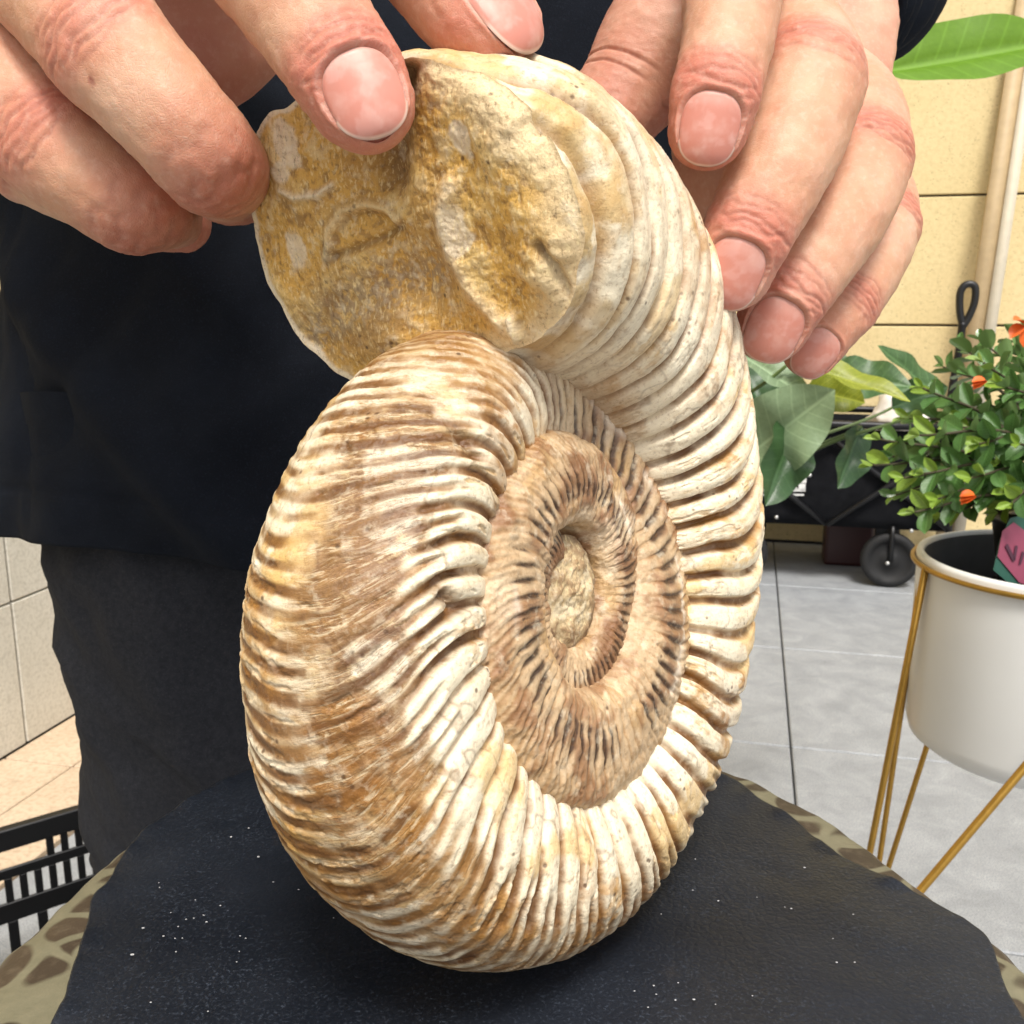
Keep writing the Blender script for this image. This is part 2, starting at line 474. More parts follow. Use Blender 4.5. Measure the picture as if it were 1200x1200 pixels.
def leaf_mat(name, c0, c1, under, rough, trans=0.25):
    q = NT(name); co = q.coord('Object'); oi = q.n('ShaderNodeObjectInfo')
    n = q.noise(26, 4, 0.6, co)
    c = q.mix(c0, c1, q.ramp(n, [(0.3, 0.0), (0.7, 1.0)]))
    c = q.mix(c, [k * 1.5 for k in c1], q.math('MULTIPLY', oi.outputs['Random'], 0.5))
    sx = q.n('ShaderNodeSeparateXYZ'); q.l(co, sx.inputs[0])
    axx = q.math('ABSOLUTE', sx.outputs[0])
    vv = q.math('FRACT', q.math('MULTIPLY', q.math('SUBTRACT', sx.outputs[1], q.math('MULTIPLY', axx, 0.7)), 9.0))
    vein = q.math('MAXIMUM', q.ramp(axx, [(0.006, 1.0), (0.016, 0.0)]), q.math('MULTIPLY', q.ramp(q.math('ABSOLUTE', q.math('SUBTRACT', vv, 0.5)), [(0.03, 1.0), (0.09, 0.0)]), 0.45))
    c = q.mix(c, [min(1, k * 1.7 + .02) for k in c1], q.math('MULTIPLY', vein, 0.7))
    c = q.mix(c, (0.16, 0.12, 0.03), q.ramp(q.noise(9, 4, 0.7, co), [(0.66, 0.0), (0.76, 0.6)]))
    g = q.n('ShaderNodeNewGeometry')
    c = q.mix(c, under, q.math('MULTIPLY', g.outputs['Backfacing'], 0.7))
    q.col(c); q.s('Roughness', rough); q.s('Specular IOR Level', 0.55)
    tr = q.n('ShaderNodeBsdfTranslucent'); q.l(c, tr.inputs[0])
    mx = q.n('ShaderNodeMixShader'); mx.inputs[0].default_value = trans
    q.l(q.b.outputs[0], mx.inputs[1]); q.l(tr.outputs[0], mx.inputs[2]); q.l(mx.outputs[0], q.out.inputs[0])
    q.normal(q.bump(q.noise(60, 3, 0.5, co), 0.2, 0.002)); return q.m
M['leaf_small'] = leaf_mat('glossy_small_leaf', (0.050, 0.130, 0.030), (0.105, 0.215, 0.055), (0.20, 0.30, 0.11), 0.22)
M['leaf_young'] = leaf_mat('young_small_leaf', (0.16, 0.27, 0.030), (0.24, 0.36, 0.05), (0.25, 0.35, 0.08), 0.3)
M['leaf_broad'] = leaf_mat('broad_leaf', (0.045, 0.105, 0.030), (0.085, 0.165, 0.055), (0.20, 0.29, 0.16), 0.4)
M['leaf_lime'] = leaf_mat('lime_broad_leaf', (0.085, 0.19, 0.010), (0.13, 0.26, 0.018), (0.25, 0.38, 0.10), 0.38, 0.4)
M['leaf_pale'] = leaf_mat('pale_broad_leaf', (0.17, 0.25, 0.13), (0.24, 0.33, 0.19), (0.30, 0.38, 0.25), 0.45)
M['leaf_dark'] = leaf_mat('dark_broad_leaf', (0.022, 0.060, 0.022), (0.040, 0.090, 0.030), (0.08, 0.14, 0.06), 0.35)
M['leaf_yellow'] = leaf_mat('yellowing_leaf', (0.17, 0.22, 0.02), (0.27, 0.30, 0.03), (0.3, 0.32, 0.08), 0.4, 0.35)
M['stem'] = plain('green_stem', (0.10, 0.15, 0.04), 0.5)
M['stem_dark'] = plain('woody_stem', (0.055, 0.045, 0.02), 0.7)
M['petal'] = plain('orange_petal', (0.80, 0.14, 0.02), 0.45, var=0.15, bump=0)
# ------------------------------------------------------------------ the place: ground, walls, tiles
YAW = math.radians(13.5)
EU = np.array([math.cos(YAW), -math.sin(YAW), 0.0]); EV = np.array([math.sin(YAW), math.cos(YAW), 0.0])
def uv(u, v, z=0.0): return EU * u + EV * v + np.array([0, 0, z])
def to_uv(p): return float(p @ EU), float(p @ EV)
RZ = Matrix.Rotation(-YAW, 4, 'Z')

def slab(name, V8_lo, V8_hi, mat, parent, bevel=0.003, cache={}):
    """box given in (u, v, z) building coordinates; equal sizes share one mesh"""
    lo, hi = np.array(V8_lo, float), np.array(V8_hi, float); d = np.round(hi - lo, 4)
    key = (tuple(d), mat.name, bevel)
    if key not in cache:
        bm = bmesh.new(); bm_box(bm, (0, 0, 0), tuple(d), bevel, 1)
        bmesh.ops.transform(bm, matrix=RZ, verts=bm.verts)
        bmesh.ops.recalc_face_normals(bm, faces=bm.faces)
        me = bpy.data.meshes.new(name); bm.to_mesh(me); bm.free(); me.materials.append(mat); cache[key] = me
    p = uv(lo[0], lo[1], lo[2])
    o = link(name, cache[key], None, parent)
    o.location = tuple(p - (wloc(parent) if parent is not None else 0))
    return o

g = 30.0
gv = np.array([(-g, -g, -0.02), (g, -g, -0.02), (g, g, -0.02), (-g, g, -0.02)])
ground = obj_np('ground', gv, [[0, 1, 2, 3]], M['grout'], smooth=False); tag(ground, kind='structure')

jA = to_uv(on_plane(917, 762, 0)); jB = to_uv(on_plane(1130, 945, 0)); jC = to_uv(on_plane(1180, 1085, 0))
TW = 0.60
u0 = jA[0]; v0 = to_uv(on_plane(990, 765, 0))[1]
WALLV = 3.75
LW = to_uv(on_plane(0, 892, 0))[0]           # left wall face
pav = empty('floor', uv(u0, v0, 0)); tag(pav, kind='structure')
TU0 = u0 - 2 * TW
rng = random.Random(4)
for i in range(-2, 6):
    for j in range(-5, 4):
        ua, va = u0 + i * TW, v0 + j * TW
        if ua + TW < -0.75 and False: continue
        vb = min(va + TW, WALLV)
        if vb - va < 0.05 or ua < LW + 0.02: continue
        slab('floor_tile', (ua + .002, va + .002, -0.018 + rng.uniform(-.0006, .0006)), (ua + TW - .002, vb - .002, rng.uniform(-.0006, .0006)) if False else (ua + TW - .002, vb - .002, 0.0), M['floor_tile'], pav, 0.0025)
first = min(ua for ua in [u0 + i * TW for i in range(-2, 6)] if ua >= LW + 0.02)
path = empty('pavement', uv(LW, v0, 0)); tag(path, kind='structure')
for j in range(-5, 4):
    va = v0 + j * TW + 0.18
    vb = min(va + TW, WALLV)
    if vb - va < 0.05: continue
    wd = first - LW - 0.004
    slab('paving_tile', (LW + .002, va + .002, -0.018), (LW + wd * .5 - .002, vb - .002, 0.003), M['tan_tile'], path, 0.0025)
    slab('paving_tile', (LW + wd * .5 + .002, va + .002, -0.018), (LW + wd - .002, vb - .002, 0.003), M['tan_tile'], path, 0.0025)

# yellow wall facing the camera: stucco panels over a dark joint backing
wallc = uv(0.6, WALLV, 0)
bw = empty('garden_wall', wallc, 'yellow speckled stucco wall with thin dark panel joints behind the plants', 'wall')
def z_on_wall(x, y):
    a, b = (x - 600) / F, (y - 600) / F
    d0 = cw(np.array([a, b, 1.0])) - np.array([0, 0, CAMH]); t = WALLV / (d0 @ EV)
    return CAMH + t * d0[2], float((t * d0) @ EU)
uj = z_on_wall(1250, 200)[1]
bm = bmesh.new(); bm_box(bm, (LW - .3, WALLV + .012, 0), (uj + 5.2 - .004, WALLV + .20, 3.0)); bmesh.ops.transform(bm, matrix=RZ, verts=bm.verts)
from_bm('wall_core', bm, M['joint'], bw)
zj1 = z_on_wall(1110, 229)[0]; zj2 = z_on_wall(1110, 69)[0]; ph_ = zj2 - zj1
zs = [0.0] + [zj1 + k * ph_ for k in range(-3, 4) if zj1 + k * ph_ > 0.1] + [3.0]
us = [LW - .3 + k * 1.26 for k in range(0, 6)]
uj = z_on_wall(1250, 200)[1]
us = [uj + k * 1.3 for k in range(-3, 5)]; us = [max(k, LW + .004) for k in us]
for i in range(len(us) - 1):
    if us[i + 1] - us[i] < .05: continue
    for k in range(len(zs) - 1):
        slab('stucco_panel', (us[i] + .004, WALLV, zs[k] + .004), (us[i + 1] - .004, WALLV + .014, zs[k + 1] - .004), M['wall'], bw, 0.003)

# left wall: cream tiles below, yellow stucco above
lw = empty('side_wall', uv(LW - .1, 2.0, 0), 'side wall with cream tiled lower part below yellow stucco', 'wall')
bm = bmesh.new(); bm_box(bm, (LW - .25, -0.5, 0), (LW - .014, WALLV + .01, 3.0)); bmesh.ops.transform(bm, matrix=RZ, verts=bm.verts)
from_bm('wall_core', bm, M['grout'], lw)
vj = to_uv(on_plane(28, 872, 0))[1]
TH = 0.30; TL = 0.62
for j in range(-4, 5):
    va, vb = vj + j * TL, min(vj + (j + 1) * TL, WALLV - .01)
    if vb - va < .04: continue
    for k in range(2):
        slab('wall_tile', (LW - .014, va + .0025, k * TH + .004), (LW, vb - .0025, (k + 1) * TH), M['cream_tile'], lw, 0.002)
slab('coping', (LW - .014, vj - 4 * TL, 2 * TH + .003), (LW + .012, WALLV - .01, 2 * TH + .03), M['tan_tile'], lw, 0.004)
slab('stucco_panel', (LW - .014, vj - 4 * TL, 2 * TH + .033), (LW, WALLV - .01, 3.0), M['wall'], lw, 0.003)
# ------------------------------------------------------------------ the ammonite
AM = dict(cx=598.3, cy=695.0, D=0.19, yaw=-0.9878, pit=-0.0228, spin=-1.9986, A=0.069, k=0.0883, al=0.4086, be=0.5056)
def am_rot():
    cy, sy, cp, sp = math.cos(AM['yaw']), math.sin(AM['yaw']), math.cos(AM['pit']), math.sin(AM['pit'])
    return np.array([[cy, 0, sy], [0, 1, 0], [-sy, 0, cy]]) @ np.array([[1, 0, 0], [0, cp, -sp], [0, sp, cp]])
AR = am_rot(); AC = px(AM['cx'], AM['cy'], AM['D'])
NP, NI = 47, 60
TWO = 2 * np.pi
KN = np.array([-.40, -.20, 0, .12, .24, .36, .5, .65, .8, .92, 1.])       # turns back from the aperture: slow changes of the coil
K_R = np.array([.985, .965, .935, .9306, .9512, .9791, .9954, 1.0045, 1.008, 1.0077, 1.0053])
K_B = np.array([1.0, .93, .8496, .8715, .8983, .9258, .9515, .9737, .993, 1.0102, 1.0257])
K_O = np.array([0, 0, -.0044, -.0106, -.0166, -.0217, -.0243, -.0224, -.0151, -.0031, .0093])
def kn(tt, K):
    g = np.linspace(-.4, 1, 400); v = np.interp(g, KN, K); w = np.exp(-(np.arange(-30, 31) / 12.) ** 2); w /= w.sum()
    return np.interp(tt, g, np.convolve(np.pad(v, 30, 'edge'), w, 'valid'))
def am_local(t, rad, ax):
    a = AM['spin'] - t
    return np.stack([rad * np.cos(a), rad * np.sin(a), -ax], -1)
def am_cam(L): return L @ AR.T + AC
def am_phase(t):
    return np.where(t > -TWO, NP * t, NI * (t + TWO) - NP * TWO)

def whorl(t, p):
    """positions (camera frame) and colour of the shell surface; p = section angle, 0 on the venter, + on the near flank"""
    rc = AM['A'] * np.exp(AM['k'] * t)
    cpn, spn = np.cos(p), np.sin(p)
    inner = sm(-TWO + 0.25, -TWO - 0.9, t)
    tt = (t + TWO) / TWO
    e = 0.92 - 0.25 * inner - 0.14 * sm(0.50, 0.72, tt)
    cs = np.sign(cpn) * np.abs(cpn) ** e; sn = np.sign(spn) * np.abs(spn) ** e
    al = AM['al']; be = AM['be'] * (1 - 0.42 * inner)
    rad = rc * kn(tt, K_R) * (1 + al * cs); ax = rc * kn(tt, K_B) * be * sn + rc * kn(tt, K_O) + 0.0125 * sm(-6.4, -8.9, t) - 0.0015 * sm(-9.5, -15.0, t)
    nr, na = cpn / al, spn / be
    nn = np.sqrt(nr ** 2 + na ** 2); nr, na = nr / nn, na / nn
    L0 = am_local(t, rad, ax)
    s = (cs + 0.55) / 1.55                                  # 0 at the umbilical shoulder, 1 on the venter
    s01 = np.clip(s, 0, 1)
    wob = fbm(np.stack([t * 5, p * 1.1, 0 * t], -1), 1.0, 2, 5) * 0.016
    lean = (0.04 + 0.23 * s01 ** 1.4 - 0.05 * np.sin(np.pi * s01)) * (1 - 0.4 * inner) + wob * (1 - 0.6 * inner)
    ph = am_phase(t - lean) / TWO
    rid = np.floor(ph); ri = rid.astype(np.int64)
    jit = _hash(ri, ri * 3 + 1, ri * 7, 9) - 0.5
    jit2 = _hash(ri + 5, ri * 2 + 1, ri * 5, 4) - 0.5
    fr = ph - rid
    d1 = np.minimum(fr, 1 - fr)                              # distance to the primary groove, in periods
    d2 = np.abs(fr - 0.5 - jit * 0.14)
    coarse = sm(0.50, 0.62, tt)
    g1 = np.where(inner > 0.5, np.exp(-np.abs(d1 / 0.10) ** 1.7), sm(0.235 + 0.05 * jit, 0.075, d1))
    t1 = sm(0.185 + 0.07 * jit, 0.085 + 0.03 * jit, d1)
    s_split = 0.46 + 0.20 * jit2
    g2 = sm(0.17, 0.05, d2) * sm(s_split, s_split + 0.16, s) * (1 - 0.9 * coarse)
    t2 = sm(0.13, 0.05, d2) * sm(s_split, s_split + 0.16, s) * (1 - 0.9 * coarse)
    prim = sm(-0.16 - 0.1 * inner - 0.18 * coarse, 0.12 - 0.22 * coarse, s)
    g1 = g1 * prim
    n60 = fbm(L0, 17, 2, 41); n25 = fbm(L0, 42, 4, 11); n8 = fbm(L0, 120, 4, 21); n3 = fbm(L0, 330, 4, 31)
    # streaks that run along the ribs
    tl = (t - lean)
    stA = fbm(np.stack([tl * 34, p * 3.2, 0 * t], -1), 1.0, 4, 51); stB = fbm(np.stack([tl * 95, p * 7.5, 0 * t + 4], -1), 1.0, 4, 61)
    s_end = 0.74 + 0.20 * jit2 + 0.05 * n25                  # where the cream rib tongues end on the scuffed venter
    ven = sm(0.50, 0.80, s + 0.10 * n25)
    old = sm(0.02, 0.10, tt) * sm(0.335, 0.27, tt + 0.03 * n25) * (1 - inner)
    worn = old * sm(s_end - 0.03, s_end + 0.05, s + 0.05 * n8) * sm(-0.10, 0.22, p + 0.12 * n25)
    soft = sm(0.80, 0.95, tt)
    amp = rc * 0.0245 * (1 - 0.5 * sm(0.66, 0.9, s) * sm(0.42, 0.30, tt) * (1 - inner)) * (0.85 + 0.35 * n25) * (1 - 0.45 * ven * (1 - coarse)) * (1 - 0.55 * worn) * (1 - 0.08 * soft) * (1 - 0.40 * inner) * (1 + 0.40 * coarse * (1 - soft))
    erode = sm(0.02, 0.30, fbm(L0 + 2.0, 30, 3, 121)) * sm(0.45, 0.70, s) * sm(0.50, 0.40, tt) * (1 - inner)
    chunky = sm(0.10, 0.13, tt) * sm(0.34, 0.30, tt) * sm(s_end + 0.02, s_end - 0.06, s) * sm(0.25, 0.40, s) * (1 - inner)
    amp = amp * (1 - 0.75 * erode) * (1 + 0.55 * chunky)
    gg = np.maximum(g1, g2 * 0.9)
    h = -amp * gg + amp * 0.20 * np.cos(TWO * (fr - 0.5)) * (1 - 0.8 * ven * (1 - coarse)) * prim
    fn = 0.55 * stA + 0.45 * n25 + 0.35 * n8 + 0.10 * jit
    fl = sm(0.24, 0.32, fn) * (1 - inner * 0.7) * (1 - 0.8 * soft) * (1 - 0.35 * coarse)
    h = h - 0.00030 * fl - 0.00045 * worn + 0.0005 * n25 * (1 - inner) + 0.00018 * n8 + 0.00010 * n3 + 0.00012 * stB * worn + inner * (0.00040 * n8 + 0.00030 * n3)
    # broken rib ends on the near flank, and the chipped hollow under the aperture
    near = (spn > 0) * (1 - inner)
    scar = np.exp(-((tt - 0.172 + 0.02 * (s - .5)) / 0.006) ** 2) * np.exp(-((s - 0.48) / 0.12) ** 2) * near
    scar2 = np.exp(-((tt - 0.082 + 0.02 * (s - .6)) / 0.005) ** 2) * np.exp(-((s - 0.62) / 0.16) ** 2) * near
    h = h - 0.0020 * scar * (0.8 + n3) - 0.0016 * scar2
    lip = sm(0.955, 1.0, tt)
    h = h - 0.0048 * lip ** 2 * sm(0.0, 0.6, p) + 0.0006 * lip * (n25 + 0.6 * n8)
    rad = rad + h * nr; ax = ax + h * na
    X = am_cam(am_local(t, rad, ax))
    # ---- mineral colour
    cream = np.array([0.66, 0.490, 0.260]); white = np.array([0.88, 0.79, 0.60]); ochre = np.array([0.38, 0.165, 0.030])
    brown = np.array([0.115, 0.044, 0.012]); tan = np.array([0.49, 0.295, 0.105]); mauve = np.array([0.20, 0.105, 0.055]); dark = np.array([0.030, 0.014, 0.008]); gold = np.array([0.66, 0.40, 0.10])
    tline = np.maximum(t1 * prim, t2 * (1 - 0.8 * chunky)) * (1 - 0.5 * erode)
    c = np.broadcast_to(cream, X.shape).copy()
    c = mixc(c, white, sm(-0.30, 0.30, n60 * 0.4 + stA * 0.5 + 0.15 + 0.25 * (1 - ven)) * 0.85)
    c = mixc(c, tan, sm(0.16, 0.50, n25 * 0.6 + stB * 0.4) * 0.45 * (1 - 0.6 * soft))
    c = mixc(c, gold, sm(0.22, 0.50, fbm(L0, 60, 3, 71) + 0.2 * stA) * 0.6 * (1 - 0.3 * soft))
    c = mixc(c, gold * 0.85, np.exp(-((tt - 0.06) / 0.05) ** 2) * sm(0.0, 0.4, n8 + 0.5 * stA) * (1 - inner) * 0.6)
    c = mixc(c, tan, fl * (0.45 + 0.4 * n3 + 0.3 * stB) * 0.8)
    # grooves: ochre shoulders, thin brown line in the bottom
    c = mixc(c, ochre, gg * np.clip(0.70 + 0.7 * n8 + 0.35 * n25, 0, 1) * (1 - 0.45 * soft))
    c = mixc(c, brown, tline * np.clip(0.72 + 1.0 * n8 + 0.6 * n25 + 0.5 * jit, 0, 1) * 0.85 * (1 - 0.35 * soft))
    ochre_fill = gg * sm(0.10, 0.40, n25 + 0.4 * jit2) * (1 - soft) * (tt > 0.2)
    c = mixc(c, [0.40, 0.19, 0.040], ochre_fill * 0.7)
    c = mixc(c, [0.50, 0.40, 0.28], soft * sm(0.1, 0.6, stA + 0.3 * n8) * 0.45)
    # scuffed venter: tan core with mauve clouds, orange specks and fine dark rib lines
    c = mixc(c, [0.36, 0.215, 0.085], worn * np.clip(0.75 + 0.4 * n8, 0, 1))
    mpatch = np.exp(-((tt - 0.155) / 0.045) ** 2) * np.exp(-((p - 0.62) / 0.42) ** 2)
    c = mixc(c, mauve * 1.15, worn * np.clip(mpatch * 1.9 + 0.25 * n25 + 0.2 * stA, 0, 1) * 0.85)
    c = mixc(c, [0.36, 0.155, 0.034], worn * sm(0.05, 0.4, stB + 0.3 * n8 - 0.3 * mpatch) * 0.6)
    c = mixc(c, [0.66, 0.50, 0.28], worn * sm(0.24, 0.46, n3 * 0.5 + stB * 0.6 + 0.15 * n60) * 0.75)
    c = mixc(c, brown * 0.75, worn * np.maximum(t1, t2) * sm(-0.45, 0.1, n8) * 0.85)
    # orange stain low on the near flank
    ost = np.exp(-((tt - 0.285) / 0.030) ** 2) * np.exp(-((p - 0.85) / 0.28) ** 2) * sm(0.0, 0.35, n8 + 0.5 * n25 + 0.15)
    c = mixc(c, [0.46, 0.20, 0.030], ost * 0.75)
    c = mixc(c, [0.60, 0.40, 0.15], sm(0.94, 1.0, tt) * sm(-0.2, 0.4, n8 + 0.5 * n25) * 0.8)
    # broad rust stains
    c = mixc(c, [0.33, 0.135, 0.022], sm(0.14, 0.42, fbm(L0 + 9.0, 30, 4, 101)) * (0.65 + 0.6 * n3) * (1 - 0.7 * soft) * (1 - inner) * 0.8)
    c = mixc(c, [0.86, 0.78, 0.60], sm(0.22, 0.32, fbm(L0 + 5.0, 70, 4, 111) + 0.2 * stA) * (1 - inner) * 0.7 * (1 - gg))
    c = mixc(c, [0.33, 0.180, 0.062], erode * np.clip(0.55 + 0.6 * n8 + 0.4 * stB, 0, 1) * 0.75)
    c = mixc(c, [0.84, 0.74, 0.54], chunky * (1 - gg) * sm(-0.40, 0.0, n8 + 0.5 * n25 + 0.2) * 0.92)
    vein = np.exp(-(fbm(L0 + 3.1, 55, 4, 81) / 0.030) ** 2) * sm(0.0, 0.4, n60 + 0.2 + 0.4 * worn)
    c = mixc(c, brown, vein * 0.55 * (1 - soft * 0.6))
    c = mixc(c, [0.50, 0.24, 0.045], sm(0.22, 0.5, n25) * sm(-0.1, 0.3, n3) * 0.55 * (1 - worn) * (1 - 0.6 * soft))
    c = mixc(c, brown * 0.9, scar * 0.85 + scar2 * 0.8)
    # near the umbilical seam on the outer whorl: reddish stain
    c = mixc(c, [0.46, 0.245, 0.105], sm(0.12 - 0.26 * coarse, -0.15 - 0.22 * coarse, s) * sm(-0.35, 0.3, n25 + 0.3 * n8) * (1 - inner) * 0.85)
    # inner whorls: warm tan with dark slits between the ribs
    c = mixc(c, [0.47, 0.285, 0.130], inner * 0.75)
    c = mixc(c, [0.27, 0.125, 0.055], inner * sm(-0.15, 0.40, n8 + .4 * n25) * 0.75)
    c = mixc(c, [0.20, 0.085, 0.035], sm(-10.5, -14.0, t) * sm(-0.4, 0.3, n8) * 0.6)
    c = mixc(c, [0.74, 0.60, 0.42], inner * sm(0.15, 0.5, n25 - .2 * n8) * 0.5)
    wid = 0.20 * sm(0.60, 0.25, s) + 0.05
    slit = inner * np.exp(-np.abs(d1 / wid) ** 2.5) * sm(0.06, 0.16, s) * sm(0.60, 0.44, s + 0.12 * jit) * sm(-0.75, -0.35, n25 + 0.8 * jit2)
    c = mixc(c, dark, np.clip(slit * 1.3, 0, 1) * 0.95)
    c = mixc(c, [0.34, 0.18, 0.085], sm(-0.18, -0.45, s) * 0.6 * sm(-0.3, 0.3, n8))
    c = mixc(c, [0.82, 0.70, 0.55], inner * np.exp(-((s - 0.52) / 0.05) ** 2) * sm(0.0, 0.35, n25) * 0.85)
    rib = np.stack([tl * 75, p * 4.5, gg], -1)
    mott = np.clip(0.14 + 0.66 * worn + 0.22 * fl - 0.1 * soft, 0, 1) * (1 - 0.5 * inner)
    gro = np.clip(tline * (1 - 0.6 * soft) * (1 - 0.55 * inner) * np.clip(0.60 + 1.0 * n25 + 0.6 * jit + 0.5 * n8, 0.05, 1), 0, 1)
    return X, c, rib, mott * (1 - 0.7 * gg), gro

am_base = cw(am_cam(am_local(np.linspace(-TWO, 0, 300), AM['A'] * 1.4 * np.exp(AM['k'] * np.linspace(-TWO, 0, 300)), np.zeros(300))))
SEAT = 0.0  # set below from the lowest shell point

def whorl_mesh(ta, tb, n, m):
    t = np.linspace(ta, tb, n)
    # denser samples on the near (visible) side
    q = np.linspace(0, 1, m, endpoint=False)
    p = q * TWO - np.pi
    T, P_ = np.meshgrid(t, p, indexing='ij')
    X, c, rib, mott, gro = whorl(T, P_)
    return cw(X).reshape(-1, 3), grid_faces(n, m, True), {'col': c.reshape(-1, 3), 'rib': rib.reshape(-1, 3), 'mott': mott.ravel(), 'gro': gro.ravel()}

TS = -TWO - 0.02
oV, oF, oC = whorl_mesh(TS, 0.0, 1300, 390)
iV, iF, iC = whorl_mesh(-TWO * 3.0, TS, 1500, 170)
low = oV[oV[:, 2].argmin()]
SEAT = float(low[2]) - 0.0005
fossil = empty('ammonite_fossil', (float(low[0]), float(low[1]), float(low[2])), 'cream and ochre ribbed ammonite fossil held upright on the black leather seat', 'fossil')
obj_np('outer_whorl', oV, oF, M['shell'], fossil, cols=oC)
obj_np('inner_whorls', iV, iF, M['shell'], fossil, cols=iC)

# granular matrix filling the very centre of the coil
nq, mq = 40, 72; rq = np.linspace(0.00001, 0.0112, nq); aq = np.linspace(0, TWO, mq, endpoint=False)
Rq, Aq = np.meshgrid(rq, aq, indexing='ij')
Lq = np.stack([Rq * np.cos(Aq), Rq * np.sin(Aq), 0 * Rq], -1); nz1 = fbm(Lq, 200, 4, 3); nz2 = fbm(Lq, 700, 3, 6)
Lq[..., 2] = -(0.0146 - 0.0022 * (Rq / 0.0112) ** 2 + 0.0007 * nz1 + 0.0004 * nz2)
cq = np.broadcast_to(np.array([0.58, 0.44, 0.25]), Lq.shape).copy()
cq = mixc(cq, [0.30, 0.17, 0.08], sm(0.05, 0.4, nz1 + .6 * nz2) * .7); cq = mixc(cq, [0.74, 0.64, 0.45], sm(0.1, 0.4, -nz1 + .5 * nz2) * .6)
cq = mixc(cq, [0.10, 0.05, 0.025], sm(0.72, 1.0, Rq / 0.0112 + .2 * nz1) * .6)
obj_np('centre_infill', cw(am_cam(Lq)), grid_faces(nq, mq, True), M['matrix'], fossil, cols={'col': cq.reshape(-1, 3)})

# aperture: sandy infill
def face_uv(x, y):
    """photo pixel -> (radial, axial) coordinates on the aperture plane"""
    o = AR.T @ (-AC); d = AR.T @ px(x, y, 1.0)
    a = AM['spin']; er = np.array([math.cos(a), math.sin(a), 0]); et = np.array([math.sin(a), -math.cos(a), 0])
    t = -(o @ et) / (d @ et); q = o + t * d
    return float(q @ er), float(-q[2])
def seg_d(R_, A_, pts):
    P = [face_uv(*q) for q in pts]; best = np.full(R_.shape, 1e9)
    for (x0, y0), (x1, y1) in zip(P[:-1], P[1:]):
        dx, dy = x1 - x0, y1 - y0
        t = np.clip(((R_ - x0) * dx + (A_ - y0) * dy) / (dx * dx + dy * dy + 1e-12), 0, 1)
        best = np.minimum(best, np.hypot(R_ - x0 - t * dx, A_ - y0 - t * dy))
    return best
nS, nP = 210, 420
s_ = np.linspace(0.0, 1.0, nS) ** 0.8; p_ = np.linspace(0, 1, nP, endpoint=False) * TWO - np.pi
PB, CB, _r, _m, _g = whorl(np.zeros(nP), p_)
# boundary in (radial, axial)
er = AR @ np.array([math.cos(AM['spin']), math.sin(AM['spin']), 0]); en = -AR[:, 2]; et = AR @ np.array([math.sin(AM['spin']), -math.cos(AM['spin']), 0])
bR = (PB - AC) @ er; bA = (PB - AC) @ en; bT = (PB - AC) @ et
S_, _ = np.meshgrid(s_, p_, indexing='ij')
R_ = AM['A'] + S_ * (bR[None] - AM['A']); A_ = S_ * bA[None]
Q = np.stack([R_, A_, 0 * R_], -1)
n1 = fbm(Q, 60, 4, 3); n2 = fbm(Q, 190, 4, 13); n3 = fbm(Q, 600, 3, 23)
edge = sm(0.90, 1.0, S_)
dep = 0.0035 * (1 - S_ ** 4) - 0.0035                                     # gentle dome back from the rim
dome = 0.0010 * (1 - S_ ** 4)
h = dome + (0.0010 * n1 + 0.00025 * n2 + 0.0002 * n3) * (1 - edge)
# features read from the photograph
arch = [(388, 300), (390, 268), (402, 248), (425, 241), (448, 246), (462, 262)]
dA = seg_d(R_, A_, arch); under = seg_d(R_, A_, [(392, 300), (420, 290), (448, 278), (464, 266)])
h += 0.0012 * np.exp(-(dA / 0.0010) ** 2) - 0.0016 * np.exp(-(seg_d(R_, A_, [(402, 262), (425, 256), (446, 262)]) / 0.0022) ** 2) - 0.0011 * np.exp(-(under / 0.0008) ** 2)
crev = seg_d(R_, A_, [(470, 60), (462, 110), (458, 175), (455, 205)])
h += -0.0030 * np.exp(-(crev / 0.0035) ** 2)
bump1 = seg_d(R_, A_, [(535, 215), (522, 250), (530, 300), (560, 345), (600, 385)])
h += 0.0014 * np.exp(-(bump1 / 0.0018) ** 2)
rightcr = seg_d(R_, A_, [(640, 285), (655, 310), (668, 345), (672, 370)])
h += -0.0014 * np.exp(-(rightcr / 0.0009) ** 2)
ridge = seg_d(R_, A_, [(575, 110), (600, 160), (625, 230), (640, 300)])
h += 0.0016 * np.exp(-(ridge / 0.006) ** 2)
gra = seg_d(R_, A_, [(365, 400), (400, 360), (450, 335), (500, 325)])
h += -0.0012 * np.exp(-(gra / 0.005) ** 2)
h += 0.0016 * sm(0.0, 0.022, A_ - face_uv(520, 250)[1]) * sm(1.0, 0.7, S_) - 0.0020 * np.exp(-(seg_d(R_, A_, [(458, 180), (462, 240), (480, 300), (500, 340)]) / 0.008) ** 2)
worm = seg_d(R_, A_, [(335, 222), (352, 230), (375, 228), (392, 216)])
h += 0.0007 * np.exp(-(worm / 0.0006) ** 2)
worm2 = seg_d(R_, A_, [(602, 415), (608, 395), (603, 372)])
h += 0.0011 * np.exp(-(worm2 / 0.0009) ** 2)
h = h * (1 - sm(0.94, 1.0, S_)) + 0.0
X = AC + R_[..., None] * er + A_[..., None] * en + (h + S_ ** 6 * bT[None])[..., None] * et
fc = np.broadcast_to(np.array([0.63, 0.360, 0.075]), X.shape).copy()
fc = mixc(fc, [0.76, 0.55, 0.22], sm(-0.1, 0.5, n1 + 0.4 * n2) * 0.65)
fc = mixc(fc, [0.46, 0.245, 0.05], sm(0.0, 0.5, fbm(Q, 80, 3, 53)) * 0.7)
